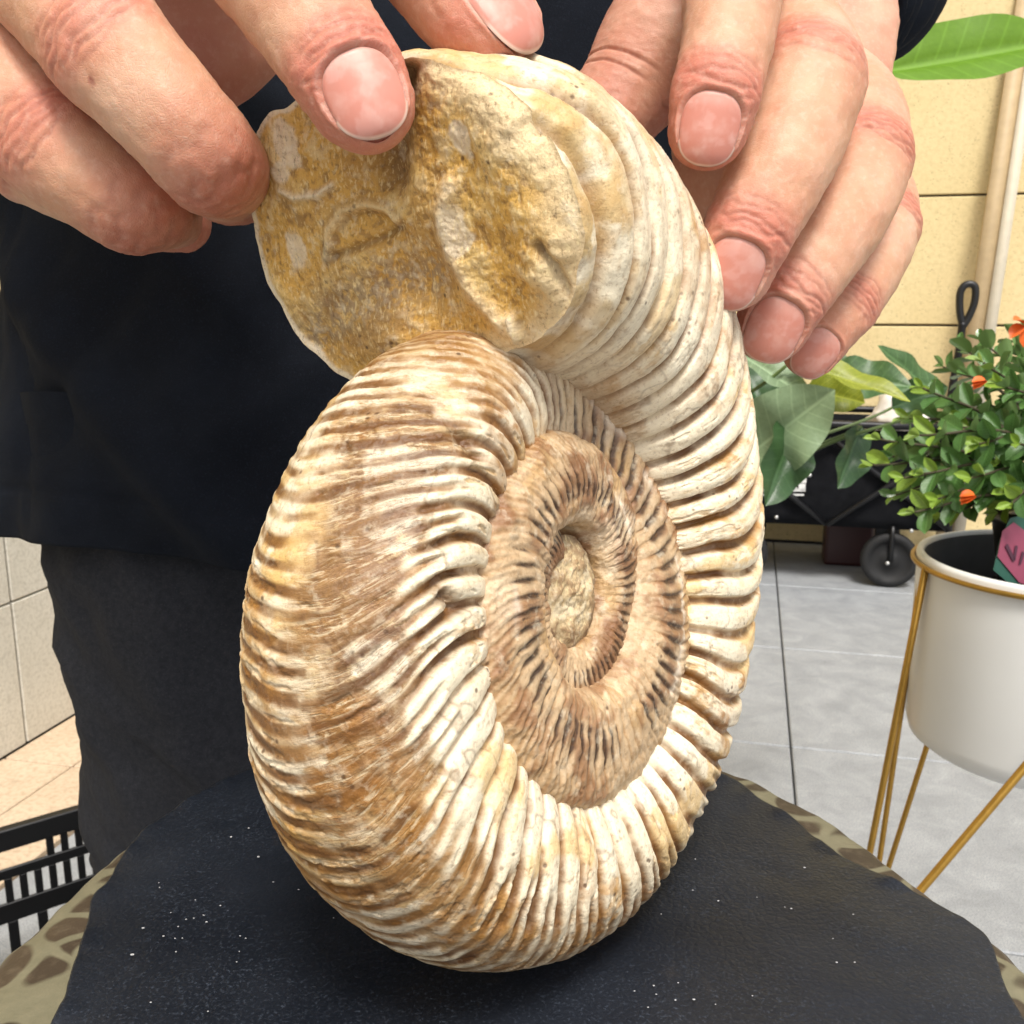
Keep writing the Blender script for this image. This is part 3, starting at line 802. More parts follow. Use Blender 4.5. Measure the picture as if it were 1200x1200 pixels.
fc = mixc(fc, [0.74, 0.60, 0.36], sm(0.25, 0.5, n2 * 0.7 + n3 * 0.5) * 0.35)
fc = mixc(fc, [0.20, 0.105, 0.04], sm(0.24, 0.5, -n3 * 0.7 - n2 * 0.45) * 0.5)
low = sm(0.060, 0.045, R_)
fc = mixc(fc, [0.40, 0.225, 0.085], low * sm(-0.4, 0.3, n1 + .5 * n2) * 0.45)
rgt = sm(0.004, 0.020, A_ - face_uv(560, 200)[1])
fc = mixc(fc, [0.76, 0.58, 0.33], rgt * 0.5 * sm(-0.4, 0.4, n1))
fc = mixc(fc, [0.27, 0.19, 0.12], np.exp(-(gra / 0.006) ** 2) * 0.75 * sm(-0.5, 0.2, n3))
fc = mixc(fc, [0.16, 0.085, 0.035], np.exp(-(crev / 0.0032) ** 2) * 0.75)
fc = mixc(fc, [0.12, 0.06, 0.02], np.exp(-(rightcr / 0.0009) ** 2) * 0.8)
fc = mixc(fc, [0.035, 0.02, 0.01], np.exp(-(seg_d(R_, A_, [(387, 285), (388, 302)]) / 0.0008) ** 2) * 0.9)
fc = mixc(fc, [0.22, 0.12, 0.04], np.exp(-(under / 0.0007) ** 2) * 0.7 + np.exp(-((dA - 0.0012) / 0.0005) ** 2) * 0.45)
fc = mixc(fc, [0.74, 0.60, 0.36], np.exp(-(dA / 0.0008) ** 2) * 0.6)
for (q, r_) in (((334, 168), .0042), ((350, 292), .0038), ((545, 160), .003), ((538, 265), .004), ((332, 200), .0028)):
    a, b = face_uv(*q); dd = np.hypot((R_ - a), (A_ - b) * 1.3) / r_ + 0.5 * n2
    fc = mixc(fc, [0.80, 0.68, 0.50], sm(1.1, 0.8, dd) * 0.75)
fc = mixc(fc, [0.78, 0.66, 0.46], np.exp(-(worm / 0.0006) ** 2) * 0.8 + np.exp(-(worm2 / 0.0008) ** 2) * 0.7 + np.exp(-(bump1 / 0.0016) ** 2) * 0.55)
fc = mixc(fc, [0.80, 0.70, 0.52], sm(0.955, 0.985, S_ + 0.012 * n2) * 0.85 * sm(0.012, -0.005, A_))
fc = mixc(fc, [0.74, 0.58, 0.35], sm(0.70, 1.0, S_ + 0.15 * n1) * sm(-0.005, 0.015, A_) * 0.8)
obj_np('aperture_infill', cw(X), grid_faces(nS, nP, True), M['matrix'], fossil, cols={'col': fc.reshape(-1, 3)})
# ------------------------------------------------------------------ the stool
SC = np.array([0.003, 0.170])                      # seat centre (x, y)
pad_px = [(73, 1180), (90, 1120), (102, 1080), (107, 1060), (102, 1052), (127, 1033), (137, 1007), (157, 983), (167, 972), (213, 940), (297, 898), (420, 869), (560, 860), (710, 872), (800, 893),
          (844, 908), (873, 917), (879, 929), (908, 944), (933, 958), (950, 975), (983, 998), (1017, 1017), (1062, 1037), (1100, 1058), (1137, 1077), (1162, 1100), (1171, 1133), (1187, 1171)]
edge_px = [(0, 1110), (50, 1070), (110, 1013), (163, 968), (213, 938), (297, 896), (420, 866), (560, 856), (710, 867), (800, 884), (875, 902), (917, 925), (967, 950), (1017, 983), (1058, 1017), (1096, 1046), (1133, 1073), (1171, 1096), (1200, 1121)]
def outline(pts, zz, base, n, jit, seed, spl):
    P = [on_plane(x, y, zz)[:2] for x, y in pts]
    a0 = math.atan2(*(P[0] - SC)[::-1]); a1 = math.atan2(*(P[-1] - SC)[::-1])
    r0, r1 = np.linalg.norm(P[0] - SC), np.linalg.norm(P[-1] - SC)
    if a0 > 0: a0 -= TWO                      # near side runs from the right end (a1) clockwise to the left end (a0)
    near = []
    for q in np.linspace(0, 1, 12)[1:-1]:
        a = a1 + (a0 - a1) * q if a0 < a1 else a1 + (a0 - TWO - a1) * q
        b = math.sin(math.pi * q) ** .6; r = (r1 + (r0 - r1) * q) * (1 - b) + base * b
        near.append(SC + r * np.array([math.cos(a), math.sin(a)]))
    Q = np.array(P + near + [P[0]])
    if spl: Q = catmull(Q, 600)
    d = np.concatenate([[0], np.cumsum(np.linalg.norm(np.diff(Q, axis=0), axis=1))]); u = np.linspace(0, d[-1], n, endpoint=False)
    O = np.stack([np.interp(u, d, Q[:, 0]), np.interp(u, d, Q[:, 1])], -1)
    kk = np.exp(-(np.arange(-8, 9) / 3.0) ** 2); kk /= kk.sum()
    O = np.stack([np.convolve(np.pad(O[:, i], 8, 'wrap'), kk, 'valid') for i in (0, 1)], -1)
    v = O - SC; v /= np.linalg.norm(v, axis=1)[:, None]
    return O + v * (jit * fbm(np.concatenate([O * 90, 0 * O[:, :1]], 1), 1.0, 3, seed))[:, None]
stool = empty('stool', (SC[0], SC[1], 0), 'small round stool with torn black leather seat over pebble print cloth', 'stool')
na = 480
Oe = outline(edge_px, SEAT - 0.002, 0.108, na, 0.0006, 3, True); Op = outline(pad_px, SEAT, 0.100, na, 0.0003, 8, True)
prof = [(0.0, -0.002), (0.5, -0.002), (0.90, -0.0020), (0.97, -0.0026), (0.995, -0.0045), (1.01, -0.010), (1.015, -0.022), (1.0, -0.036), (0.975, -0.044), (0.90, -0.046), (0.0, -0.046)]
wrk = fbm(np.concatenate([Oe * 60, 0 * Oe[:, :1]], 1), 1.0, 3, 9)
Vc = np.stack([np.concatenate([SC + (Oe - SC) * (max(f, 1e-4) + .012 * wrk[:, None] * (f > 1.0)), np.full((na, 1), SEAT + z) + 0.0006 * wrk[:, None] * (f > .95)], 1) for f, z in prof])
obj_np('cushion_cover', Vc, grid_faces(len(prof), na, True), M['pebble'], stool)
cr = fbm(np.concatenate([Op * 110, 0 * Op[:, :1]], 1), 1.0, 3, 4)
fr_ = np.concatenate([np.linspace(0.001, 0.90, 60), [0.93, 0.955, 0.975, 0.988, 0.996, 1.0, 1.0, 0.99]])
XY = SC + fr_[:, None, None] * (Op - SC)[None]
wave = 0.0005 * fbm(np.concatenate([XY, 0 * XY[..., :1]], -1), 30, 3, 2) * sm(0.3, 0.8, fr_)[:, None]
Fz = SEAT + wave + (np.clip(cr, -.2, 1) * 0.0008)[None] * sm(0.94, 1.0, fr_)[:, None] - 0.0003
Fz[-2] = Fz[-3] - 0.0010; Fz[-1] = Fz[-2] - 0.0004
obj_np('leather_pad', np.concatenate([XY, Fz[..., None]], -1), grid_faces(len(fr_), na, True), M['leather'], stool)
bm = bmesh.new()
obj_np('seat_board', *lathe([(0.0, SEAT - 0.0465), (0.094, SEAT - 0.0465), (0.096, SEAT - 0.050), (0.096, SEAT - 0.064), (0.092, SEAT - 0.067), (0.0, SEAT - 0.067)], (SC[0], SC[1], 0), 72), M['wood'], stool); bm.free()
for k in range(4):
    a = math.pi / 4 + k * math.pi / 2
    top = np.array([SC[0] + 0.065 * math.cos(a), SC[1] + 0.065 * math.sin(a), SEAT - 0.066]); bot = np.array([SC[0] + 0.15 * math.cos(a), SC[1] + 0.15 * math.sin(a), 0.0])
    obj_np('leg', *tube(np.linspace(top, bot, 8), np.linspace(0.015, 0.012, 8), 14), M['wood'], stool)
for zz, rr in ((0.25, 0.121), (0.42, 0.104)):
    a = np.linspace(0, TWO, 49); P = np.stack([SC[0] + rr * np.cos(a), SC[1] + rr * np.sin(a), np.full(49, zz)], -1)
    obj_np('foot_ring', *tube(P, 0.006, 10, False), M['black_metal'], stool)
# pale grit left on the leather
rg = np.random.default_rng(6); bmc = bmesh.new()
cl = [(160, 1020, 26, 10), (215, 1075, 40, 16), (230, 1100, 60, 14), (275, 978, 14, 7), (330, 1030, 30, 5), (790, 1020, 60, 10), (900, 1060, 90, 14), (790, 1165, 30, 16), (980, 1100, 60, 6), (300, 1150, 90, 14)]
for cx_, cy_, sp_, nn_ in cl:
    for _ in range(int(nn_ * .6)):
        x_, y_ = cx_ + rg.normal() * sp_, cy_ + rg.normal() * sp_ * .5
        if not (130 < x_ < 1120 and 925 < y_ < 1195): continue
        q = on_plane(x_, y_, SEAT)
        if np.hypot(*(q[:2] - SC)) > 0.088: continue
        r_ = float(rg.choice([0.00013, 0.00018, 0.00025, 0.0004], p=[.68, .27, .05, .0]))
        bmesh.ops.create_icosphere(bmc, subdivisions=1, radius=r_, matrix=Matrix.Translation((float(q[0]), float(q[1]), SEAT + 0.0006 + r_ * .5)) @ Matrix.Diagonal((1 + rg.random(), 1, .7, 1)))
grit = from_bm('stone_grit', bmc, M['crumb']); tag(grit, 'pale stone grit scattered over the black leather seat', 'grit', kind='stuff')

# ------------------------------------------------------------------ the person: jacket, trousers, hands
person = empty('person', (-0.075, 0.49, 0.0), 'person in dark navy jacket and charcoal trousers holding the fossil with both hands', 'person')
def loft(st, n=64, exps=2.3):
    """st: list of (cx, cy, z, half width, half depth)"""
    a = np.linspace(0, TWO, n, endpoint=False); V = []
    ca, sa = np.cos(a), np.sin(a)
    ca = np.sign(ca) * np.abs(ca) ** (2 / exps); sa = np.sign(sa) * np.abs(sa) ** (2 / exps)
    for cx_, cy_, z, w, d in st:
        V.append(np.stack([cx_ + w * ca, cy_ + d * sa, np.full(n, z)], -1))
    return np.array(V)
def dense(st, n):
    return catmull(np.array(st, float), n)
# jacket body
HEM = 0.783
st = dense([(-.073, .490, HEM, .178, .124), (-.073, .490, HEM + .03, .179, .126), (-.073, .490, HEM + .10, .160, .120), (-.073, .490, HEM + .20, .161, .116), (-.078, .495, HEM + .32, .174, .116), (-.085, .50, HEM + .46, .205, .118), (-.085, .51, HEM + .58, .200, .105), (-.085, .52, HEM + .64, .12, .08), (-.085, .52, HEM + .68, .065, .06)], 150)
Vj = loft(st, 220)
ctr = np.array([[s[0], s[1]] for s in st])[:, None, :]
rad_ = Vj[..., :2] - ctr; rn = rad_ / (np.linalg.norm(rad_, axis=-1, keepdims=True) + 1e-9)
zz = Vj[..., 2]; x_ = Vj[..., 0]
fold = 0.010 * fbm(np.stack([x_ * 7 + zz * 3, Vj[..., 1] * 7, zz * 5], -1), 1.0, 3, 7) + 0.006 * fbm(np.stack([x_ * 16 - zz * 10, Vj[..., 1] * 16, zz * 9], -1), 1.0, 3, 17)
diag = np.exp(-(((x_ + .165) * .75 + (zz - (HEM + .075)) * .66) / .012) ** 2) * sm(-.25, -.18, x_) * sm(-.05, -.12, x_)
fold += 0.009 * diag
for (fx, fz, sl, wd, am_) in ((-.13, .12, -.9, .010, .006), (-.09, .17, -.5, .012, .007), (-.18, .17, -1.3, .008, .005), (-.14, .24, -.3, .012, .006), (-.06, .08, .7, .010, .005)):
    ln_ = (zz - HEM - fz) - sl * (x_ - fx); fold += am_ * np.exp(-(ln_ / wd) ** 2) * np.exp(-((x_ - fx) / .05) ** 2)
pocket = np.exp(-(((x_ + .195) + 0.05 * (zz - HEM - .1)) / .0022) ** 2) * sm(HEM + .0, HEM + .02, zz) * sm(HEM + .21, HEM + .17, zz)
fold -= 0.0022 * pocket
hemst = np.exp(-((zz - HEM - .022) / .0016) ** 2); fold -= 0.0012 * hemst
flare = sm(HEM + .05, HEM, zz) * sm(-.20, -.262, x_) * .010
fold += flare
hemz = (0.004 * np.sin(x_ * 34 + 1)) * sm(HEM + .08, HEM, zz)
Vj[..., :2] += rn * fold[..., None]; Vj[..., 2] += hemz - 0.0
inner_ring = Vj[:1] - rn[:1].__class__(np.concatenate([rn[:1] * 0.004, np.zeros(rn[:1].shape[:-1] + (1,))], -1)) if False else Vj[:1] - np.concatenate([rn[:1] * 0.005, np.zeros(rn[:1].shape[:-1] + (1,))], -1)
up_ring = inner_ring + np.array([0, 0, 0.06])
Vj = np.concatenate([up_ring, inner_ring, Vj])
obj_np('jacket', Vj, grid_faces(len(Vj), 220, True), M['jacket'], person)
# trousers: two legs with hips
def leg(cx_, foot_x):
    st = dense([(cx_ + .012, .49, .86, .070, .095), (cx_ + .004, .488, .80, .085, .104), (cx_, .488, .72, .087, .104), (cx_ + .003, .488, .64, .083, .096), (cx_ + .006, .49, .55, .077, .085), (cx_ + .006, .495, .42, .069, .072), (foot_x, .505, .25, .064, .066), (foot_x, .51, .10, .066, .07), (foot_x, .51, .035, .070, .076)], 120)
    V = loft(st, 120, 2.1); c = np.array([[s[0], s[1]] for s in st])[:, None, :]
    r = V[..., :2] - c; rn = r / (np.linalg.norm(r, axis=-1, keepdims=True) + 1e-9)
    x, z = V[..., 0], V[..., 2]
    f = 0.008 * fbm(np.stack([x * 12 + z * 9, V[..., 1] * 9, z * 8 - x * 8], -1), 1.0, 3, 27) + 0.004 * fbm(np.stack([x * 30 + z * 26, V[..., 1] * 20, z * 14 - x * 14], -1), 1.0, 3, 37)
    cr_ = np.exp(-(((x - cx_ + .075) * .55 + (z - .735) * .83) / .004) ** 2) * sm(cx_ - .09, cx_ - .06, x) * sm(cx_ + .03, cx_ - .02, x)
    f += 0.004 * cr_
    cr2 = np.exp(-(((x - cx_ + .06) * .6 + (z - .66) * .8) / .006) ** 2) * sm(cx_ + .05, cx_ - .02, x)
    f += 0.003 * cr2
    V[..., :2] += rn * f[..., None]
    return V
def joined(parts):
    Vs, Fs, o = [], [], 0
    for V, n, m in parts:
        Vs.append(V.reshape(-1, 3)); Fs.append(grid_faces(n, m, True) + o); o += n * m
    return np.concatenate(Vs), np.concatenate(Fs)
L1, L2 = leg(-.134, -.134), leg(-.005, .01)
V, Fq = joined([(L1, *L1.shape[:2]), (L2, *L2.shape[:2])])
obj_np('trousers', V, Fq, M['trousers'], person)
for fx in (-.134, .01):
    prof = []
    n_ = 40; ys = np.linspace(.60, .36, n_); V = []
    a = np.linspace(0, TWO, 24, endpoint=False)
    for i, y in enumerate(ys):
        q = i / (n_ - 1); w = .042 * math.sin(math.pi * min(max(q * .93 + .05, .02), .985)) ** .35; hgt = .075 - .04 * sm(.3, .9, np.array(q))
        V.append(np.stack([fx + w * np.cos(a), np.full(24, y), np.maximum(0.0, hgt * .5 + hgt * .5 * np.sin(a)) + .0005], -1))
    V = np.array(V); V[0] = V[0].mean(0); V[-1] = V[-1].mean(0)
    obj_np('shoe', V, grid_faces(n_, 24, True), M['rubber'], person)

# ---- fingers
class Finger:
    def __init__(self, pts, dors, flat=0.90, tip=True, joints=(), nail=True, seed=0, red=1.0, marks=()):
        self.marks = marks
        P = np.array([px(x, y, d) for x, y, d, h in pts]); R = np.array([h * d / F for x, y, d, h in pts])
        C = catmull(np.concatenate([P, R[:, None]], 1), 600)
        C[:, 3] = np.maximum(C[:, 3], R.min() * 0.9)
        s = np.concatenate([[0], np.cumsum(np.linalg.norm(np.diff(C[:, :3], axis=0), axis=1))])
        self.len = s[-1]; self.s = s; self.C = C[:, :3]; self.R = C[:, 3]
        T = np.gradient(self.C, axis=0); T /= np.linalg.norm(T, axis=1)[:, None]
        k = np.exp(-(np.arange(-30, 31) / 14.0) ** 2); k /= k.sum()
        T = np.stack([np.convolve(np.pad(T[:, q], 30, 'edge'), k, 'valid') for q in range(3)], 1); T /= np.linalg.norm(T, axis=1)[:, None]
        self.T = T
        D = np.asarray(dors, float)
        if D.ndim == 1: D = np.broadcast_to(D, T.shape)
        else:
            D = np.stack([np.interp(s, np.linspace(0, self.len, len(D)), D[:, q]) for q in range(3)], 1)
        D = D - T * (D * T).sum(1)[:, None]; D = D / np.linalg.norm(D, axis=1)[:, None]
        self.D = D; self.L = np.cross(T, D)
        self.flat = flat; self.tip = tip; self.seed = seed; self.red = red
        idx = np.linspace(0, 599, len(pts)); self.js = [float(np.interp(i / (len(pts) - 1) * 599, np.arange(600), s)) for i in joints]
        self.rt = self.R[-1]; self.has_nail = nail
        # nail zone
        self.nl = 1.70 * self.rt; self.n0 = self.len - 0.10 * self.rt; self.n1 = self.n0 - self.nl; self.nphi = 0.88
    def at(self, s, arr):
        return np.stack([np.interp(s, self.s, arr[:, q]) for q in range(3)], -1)
    def nailf(self, s, p):
        w = (s - 0.5 * (self.n0 + self.n1)) / (0.5 * self.nl); u = p / self.nphi
        return np.abs(u) ** 2.7 + np.abs(w) ** np.where(w > 0, 2.2, 2.5)
    def surf(self, s, p, capexp=2.2, disp=True, off=0.0):
        """p: angle from dorsal (-pi..pi)"""
        r = np.interp(s, self.s, self.R)
        cap = 1.0
        if self.tip:
            cl = 1.05 * self.rt; e = np.clip((self.len - s) / cl, 0, 1)
            cap = (1 - (1 - e) ** capexp) ** (1 / capexp)
        cd, sd = np.cos(p), np.sin(p)
        fd = np.where(cd > 0, self.flat, self.flat * 1.06)
        # dorsal flattening towards the tip
        if self.tip:
            near = sm(self.len - 3.2 * self.rt, self.len - 0.8 * self.rt, s)
            fd = fd * np.where(cd > 0, 1 - 0.13 * near, 1 - 0.02 * near)
        C = self.at(s, self.C); D = self.at(s, self.D); L = self.at(s, self.L)
        h = np.zeros_like(s) + off
        red = np.zeros_like(s); crease = np.zeros_like(s)
        if disp:
            dorsal = sm(-0.15, 0.55, cd)
            for j, sj in enumerate(self.js):
                big = 1.0 if j == 0 else 0.75
                bl = np.exp(-((s - sj) / (0.62 * self.rt)) ** 2)
                h = h + bl * (0.00055 * dorsal * big + 0.0003) 
                red = np.maximum(red, np.exp(-((s - sj) / (0.75 * self.rt)) ** 2) * sm(-0.1, 0.6, cd))
                rngj = np.random.default_rng(self.seed * 10 + j)
                for o_ in np.linspace(-0.62, 0.62, 7 if j == 0 else 6):
                    o2 = (o_ + rngj.normal() * .04) * self.rt
                    bow = (0.16 * np.sign(o2) + 0.9 * o2 / self.rt * .35) * self.rt * (p ** 2)
                    wv = 0.12 * self.rt * vnoise(np.stack([p * 2.6 + rngj.random() * 50, s * 0 + 3.3 * j, s * 0], -1), self.seed + 3)
                    ln = s - (sj + o2 - bow * .5 + wv)
                    ext = sm(1.25, 0.55, np.abs(p + rngj.normal() * .15) * (1 + .55 * abs(o_)))
                    c = np.exp(-(ln / 0.00042) ** 2) * ext * (0.6 + .5 * rngj.random())
                    h = h - 0.00040 * big * c; crease = np.maximum(crease, c)
                vent = sm(0.1, 0.7, -cd)
                for o_ in (-0.16, 0.16):
                    c = np.exp(-((s - sj - o_ * self.rt) / 0.0006) ** 2) * vent
                    h = h - 0.0006 * c; crease = np.maximum(crease, c)
            if self.has_nail:
                f = self.nailf(s, p)
                inside = sm(1.05, 0.9, f)
                h = h - 0.0011 * inside
                fold = np.exp(-((f - 1.22) / 0.22) ** 2) * sm(self.n0 - 0.02 * self.rt, self.n0 - 0.5 * self.rt, s)
                h = h + 0.00040 * fold
                crease = np.maximum(crease, 0.6 * np.exp(-((f - 1.02) / 0.07) ** 2))
            Pp = C + r[..., None] * (cd[..., None] * D + sd[..., None] * L)
            h = h + 0.00020 * fbm(Pp, 140, 2, self.seed) + 0.00014 * fbm(Pp, 520, 3, self.seed + 5)
        rr = r * cap
        hh = h * np.minimum(1, cap * 1.6)
        X = C + (rr * fd + hh)[..., None] * cd[..., None] * D + (rr + hh)[..., None] * sd[..., None] * L
        return X, red, crease
    def mesh(self, n=300, m=112):
        q = np.linspace(0, self.len - 1.1 * self.rt, 2000); w = np.full(2000, 0.45)
        for sj in self.js: w += 1.6 * np.exp(-((q - sj) / (0.9 * self.rt)) ** 2)
        w += 1.0 * sm(self.n1 - .5 * self.rt, self.n1, q)
        cdf = np.cumsum(w); cdf = (cdf - cdf[0]) / (cdf[-1] - cdf[0])
        s = np.concatenate([np.interp(np.linspace(0, 1, n - 60), cdf, q), self.len - 1.1 * self.rt * (1 - np.sin(np.linspace(0, np.pi / 2, 61)[1:]))])
        p = np.linspace(-np.pi, np.pi, m, endpoint=False)
        Sg, Pg = np.meshgrid(s, p, indexing='ij')
        X, red, cre = self.surf(Sg, Pg)
        base = np.array([0.58, 0.312, 0.192])
        c = np.broadcast_to(base, X.shape).copy()
        nz = fbm(X, 70, 3, self.seed + 9)
        c = mixc(c, [0.67, 0.405, 0.270], sm(-0.1, 0.5, nz) * 0.6)
        c = mixc(c, [0.52, 0.155, 0.110], red * 0.65 * self.red)
        tipred = sm(self.len - 3.4 * self.rt, self.len - 0.6 * self.rt, Sg) * (0.65 if self.tip else 0)
        c = mixc(c, [0.55, 0.165, 0.120], tipred * self.red)
        c = mixc(c, [0.56, 0.24, 0.17], sm(0.2, 0.8, -np.cos(Pg)) * 0.55)
        c = mixc(c, [0.36, 0.13, 0.085], cre * 0.50)
        for (mx_, my_, mr_) in self.marks:
            U = np.stack([600 + F * X[..., 0] / X[..., 2] - mx_, 600 + F * X[..., 1] / X[..., 2] - my_], -1)
            dd = np.linalg.norm(U * [1.3, 0.8], axis=-1) / mr_
            c = mixc(c, [0.22, 0.03, 0.02], sm(1.1, 0.6, dd) * (np.cos(Pg) > 0) * 0.85)
        if self.has_nail:
            f = self.nailf(Sg, Pg)
            c = mixc(c, [0.74, 0.55, 0.46], np.exp(-((f - 1.06) / 0.07) ** 2) * sm(self.n0 + .1 * self.rt, self.n0 - .2 * self.rt, Sg) * 0.25)
        return X, c
    def nail(self, n=40, m=40):
        a = np.linspace(-1, 1, n); g1, g2 = np.meshgrid(a, a, indexing='ij')
        # square -> superellipse disc
        mx = np.maximum(np.abs(g1), np.abs(g2)); th = np.arctan2(g2, g1)
        lim = (np.abs(np.cos(th)) ** 2.6 + np.abs(np.sin(th)) ** 2.6) ** (-1 / 2.6)
        w, u = mx * lim * np.cos(th), mx * lim * np.sin(th)
        s = 0.5 * (self.n0 + self.n1) + w * 0.5 * self.nl; p = u * self.nphi
        edge = sm(0.80, 1.0, mx)
        off = -0.00005 - 0.00030 * sm(0.90, 1.0, mx) * (w < 0.3) + 0.00020 * sm(0.2, 1.0, w)
        X, _, _ = self.surf(s, p, capexp=3.4, disp=False, off=off)
        c = np.broadcast_to(np.array([0.60, 0.245, 0.185]), X.shape).copy()
        c = mixc(c, [0.70, 0.42, 0.35], sm(-0.45, -0.8, w + 0.35 * u ** 2) * 0.4)
        c = mixc(c, [0.60, 0.24, 0.19], sm(0.35, 0.75, w) * 0.5)
        c = mixc(c, [0.80, 0.62, 0.50], sm(0.92, 0.955, mx) * sm(-0.1, 0.5, w) * 0.75)
        c = mixc(c, [0.70, 0.52, 0.44], sm(0.93, 0.99, mx) * sm(0.1, -0.2, w) * 0.5)
        nzn = fbm(X, 300, 3, self.seed + 40)
        c = mixc(c, [0.30, 0.16, 0.11], sm(0.955, 1.0, mx + 0.02 * nzn) * 0.55)
        c = mixc(c, [0.72, 0.42, 0.36], sm(0.1, 0.5, nzn) * 0.35)
        return X, c, n, n

def tube_cam(pts, aspect=1.0, axis=(1, 0, 0), n=90, m=72, seed=0, caps=True):
    """palm / wrist / forearm: pts (x, y, depth, half width px); axis = direction of the wide side (camera frame)"""
    P = np.array([px(x, y, d) for x, y, d, h in pts]); R = np.array([h * d / F for x, y, d, h in pts])
    C = catmull(np.concatenate([P, R[:, None]], 1), n)
    T = np.gradient(C[:, :3], axis=0); T /= np.linalg.norm(T, axis=1)[:, None]
    A = np.broadcast_to(np.asarray(axis, float), T.shape); A = A - T * (A * T).sum(1)[:, None]; A /= np.linalg.norm(A, axis=1)[:, None]
    B = np.cross(T, A)
    a = np.linspace(0, TWO, m, endpoint=False); r = C[:, 3].copy()
    if caps:
        q = np.linspace(0, 1, n); e = np.minimum(np.minimum(q, 1 - q) / 0.10, 1); r = r * np.sqrt(np.maximum(1 - (1 - e) ** 2, 1e-6))
    X = C[:, None, :3] + r[:, None, None] * (np.cos(a)[None, :, None] * A[:, None] + aspect * np.sin(a)[None, :, None] * B[:, None])
    cen = C[:, None, :3]; dr = X - cen; dr /= np.linalg.norm(dr, axis=-1, keepdims=True) + 1e-9
    X = X + dr * (0.0010 * fbm(X, 60, 3, seed) + 0.0003 * fbm(X, 200, 3, seed + 4))[..., None] * (r / r.max())[:, None, None]
    c = np.broadcast_to(np.array([0.62, 0.325, 0.22]), X.shape).copy()
    c = mixc(c, [0.56, 0.24, 0.17], sm(0.0, 0.6, fbm(X, 50, 3, seed + 2)) * 0.5)
    return X, c

def build_hand(label, fingers, extra):
    Vs, Cs, Fs, o = [], [], [], 0
    for f in fingers:
        X, c = f.mesh(); n, m = X.shape[:2]
        Vs.append(X.reshape(-1, 3)); Cs.append(c.reshape(-1, 3)); Fs.append(grid_faces(n, m, True) + o); o += n * m
    for X, c in extra:
        n, m = X.shape[:2]
        Vs.append(X.reshape(-1, 3)); Cs.append(c.reshape(-1, 3)); Fs.append(grid_faces(n, m, True) + o); o += n * m
    h = obj_np('hand', cw(np.concatenate(Vs)), np.concatenate(Fs), M['skin'], person, cols={'col': np.concatenate(Cs)})
    h['label'] = label
    for f in fingers:
        if f.has_nail:
            X, c, n, m = f.nail()
            obj_np('fingernail', cw(X).reshape(-1, 3), grid_faces(n, m), M['nail'], h, cols={'col': c.reshape(-1, 3)})
    return h

CAMD = (0, 0, -1)
def wpx(X, Y, Z, r):
    """world point + radius in metres -> the (x, y, depth, half width px) used by the tracing helpers"""
    dr = CAMH - Z; y = dr * CP - Y * SP; z = dr * SP + Y * CP
    return (600 + F * X / z, 600 + F * y / z, z, r * F / z)
# picture-right hand (the person's left); every finger starts in the wrist, runs along its metacarpal to the knuckle
RW = (938, 6, .338, 58)
RI = Finger([RW, (905, -90, .296, 62), (888, -128, .250, 66), (866, -60, .214, 62), (857, 10, .204, 57), (851, 60, .199, 53), (838, 112, .196, 51), (828, 158, .196, 46), (821, 200, .198, 40)], [(.2, -1, .1), (.3, -1, -.2), (.3, -.6, -.8), (.1, -.2, -1), (.0, -.1, -1), (-.05, 0, -1)], joints=(3, 6), seed=1)
RM = Finger([RW, (905, 0, .305, 60), (886, 2, .270, 62), (930, 45, .236, 64), (948, 92, .220, 64), (934, 152, .213, 61), (905, 216, .209, 58), (874, 278, .207, 51), (856, 322, .208, 46), (843, 363, .211, 41)], [(.6, -1, .1), (.6, -.8, 0), (.5, -.5, -.5), (.45, -.4, -.8), (.1, 0, -1), (-.1, 0, -1)], joints=(4, 7), seed=2)
RR = Finger([RW, (928, 60, .315, 58), (940, 78, .290, 58), (1000, 125, .256, 57), (1012, 185, .240, 55), (992, 245, .232, 53), (957, 300, .227, 50), (922, 348, .225, 46), (903, 386, .226, 43), (889, 423, .229, 38)], [(.6, -1, .1), (.6, -.8, 0), (.6, -.5, -.5), (.5, -.3, -.8), (.15, 0, -1), (-.05, 0, -1)], joints=(4, 7), seed=3)
RP = Finger([RW, (940, 110, .325, 54), (962, 165, .304, 50), (1020, 215, .276, 46), (1033, 262, .262, 44), (1018, 312, .252, 41), (990, 357, .246, 38), (962, 396, .243, 35), (946, 418, .243, 32), (932, 438, .245, 28)], [(.6, -1, .1), (.6, -.8, 0), (.6, -.5, -.5), (.55, -.2, -.8), (.25, .1, -1), (.15, .1, -1)], joints=(4, 6), seed=4)
RT = Finger([(925, -10, .335, 66), (900, -70, .300, 84), (830, -10, .276, 84), (775, 50, .272, 76), (735, 110, .270, 62), (690, 170, .268, 58), (650, 220, .268, 52)], (.4, .6, .4), joints=(4,), nail=True, seed=5)
palmR = tube_cam([(935, -80, .330, 95), (925, -20, .318, 118), (915, 70, .308, 128), (905, 160, .300, 120), (895, 230, .298, 100), (890, 280, .300, 60)], 0.42, (1, .15, -.25), seed=6)
foreR = tube_cam([(905, 60, .310, 92), (930, 28, .325, 88), (950, 5, .345, 86), (968, -18, .375, 90), (990, -50, .42, 100), (1005, -80, .47, 100)], 0.85, (0.2, 1, 0), seed=8)
build_hand('hand with bent fingers gripping the ribbed outer side of the fossil', [RI, RM, RR, RP, RT], [palmR, foreR])
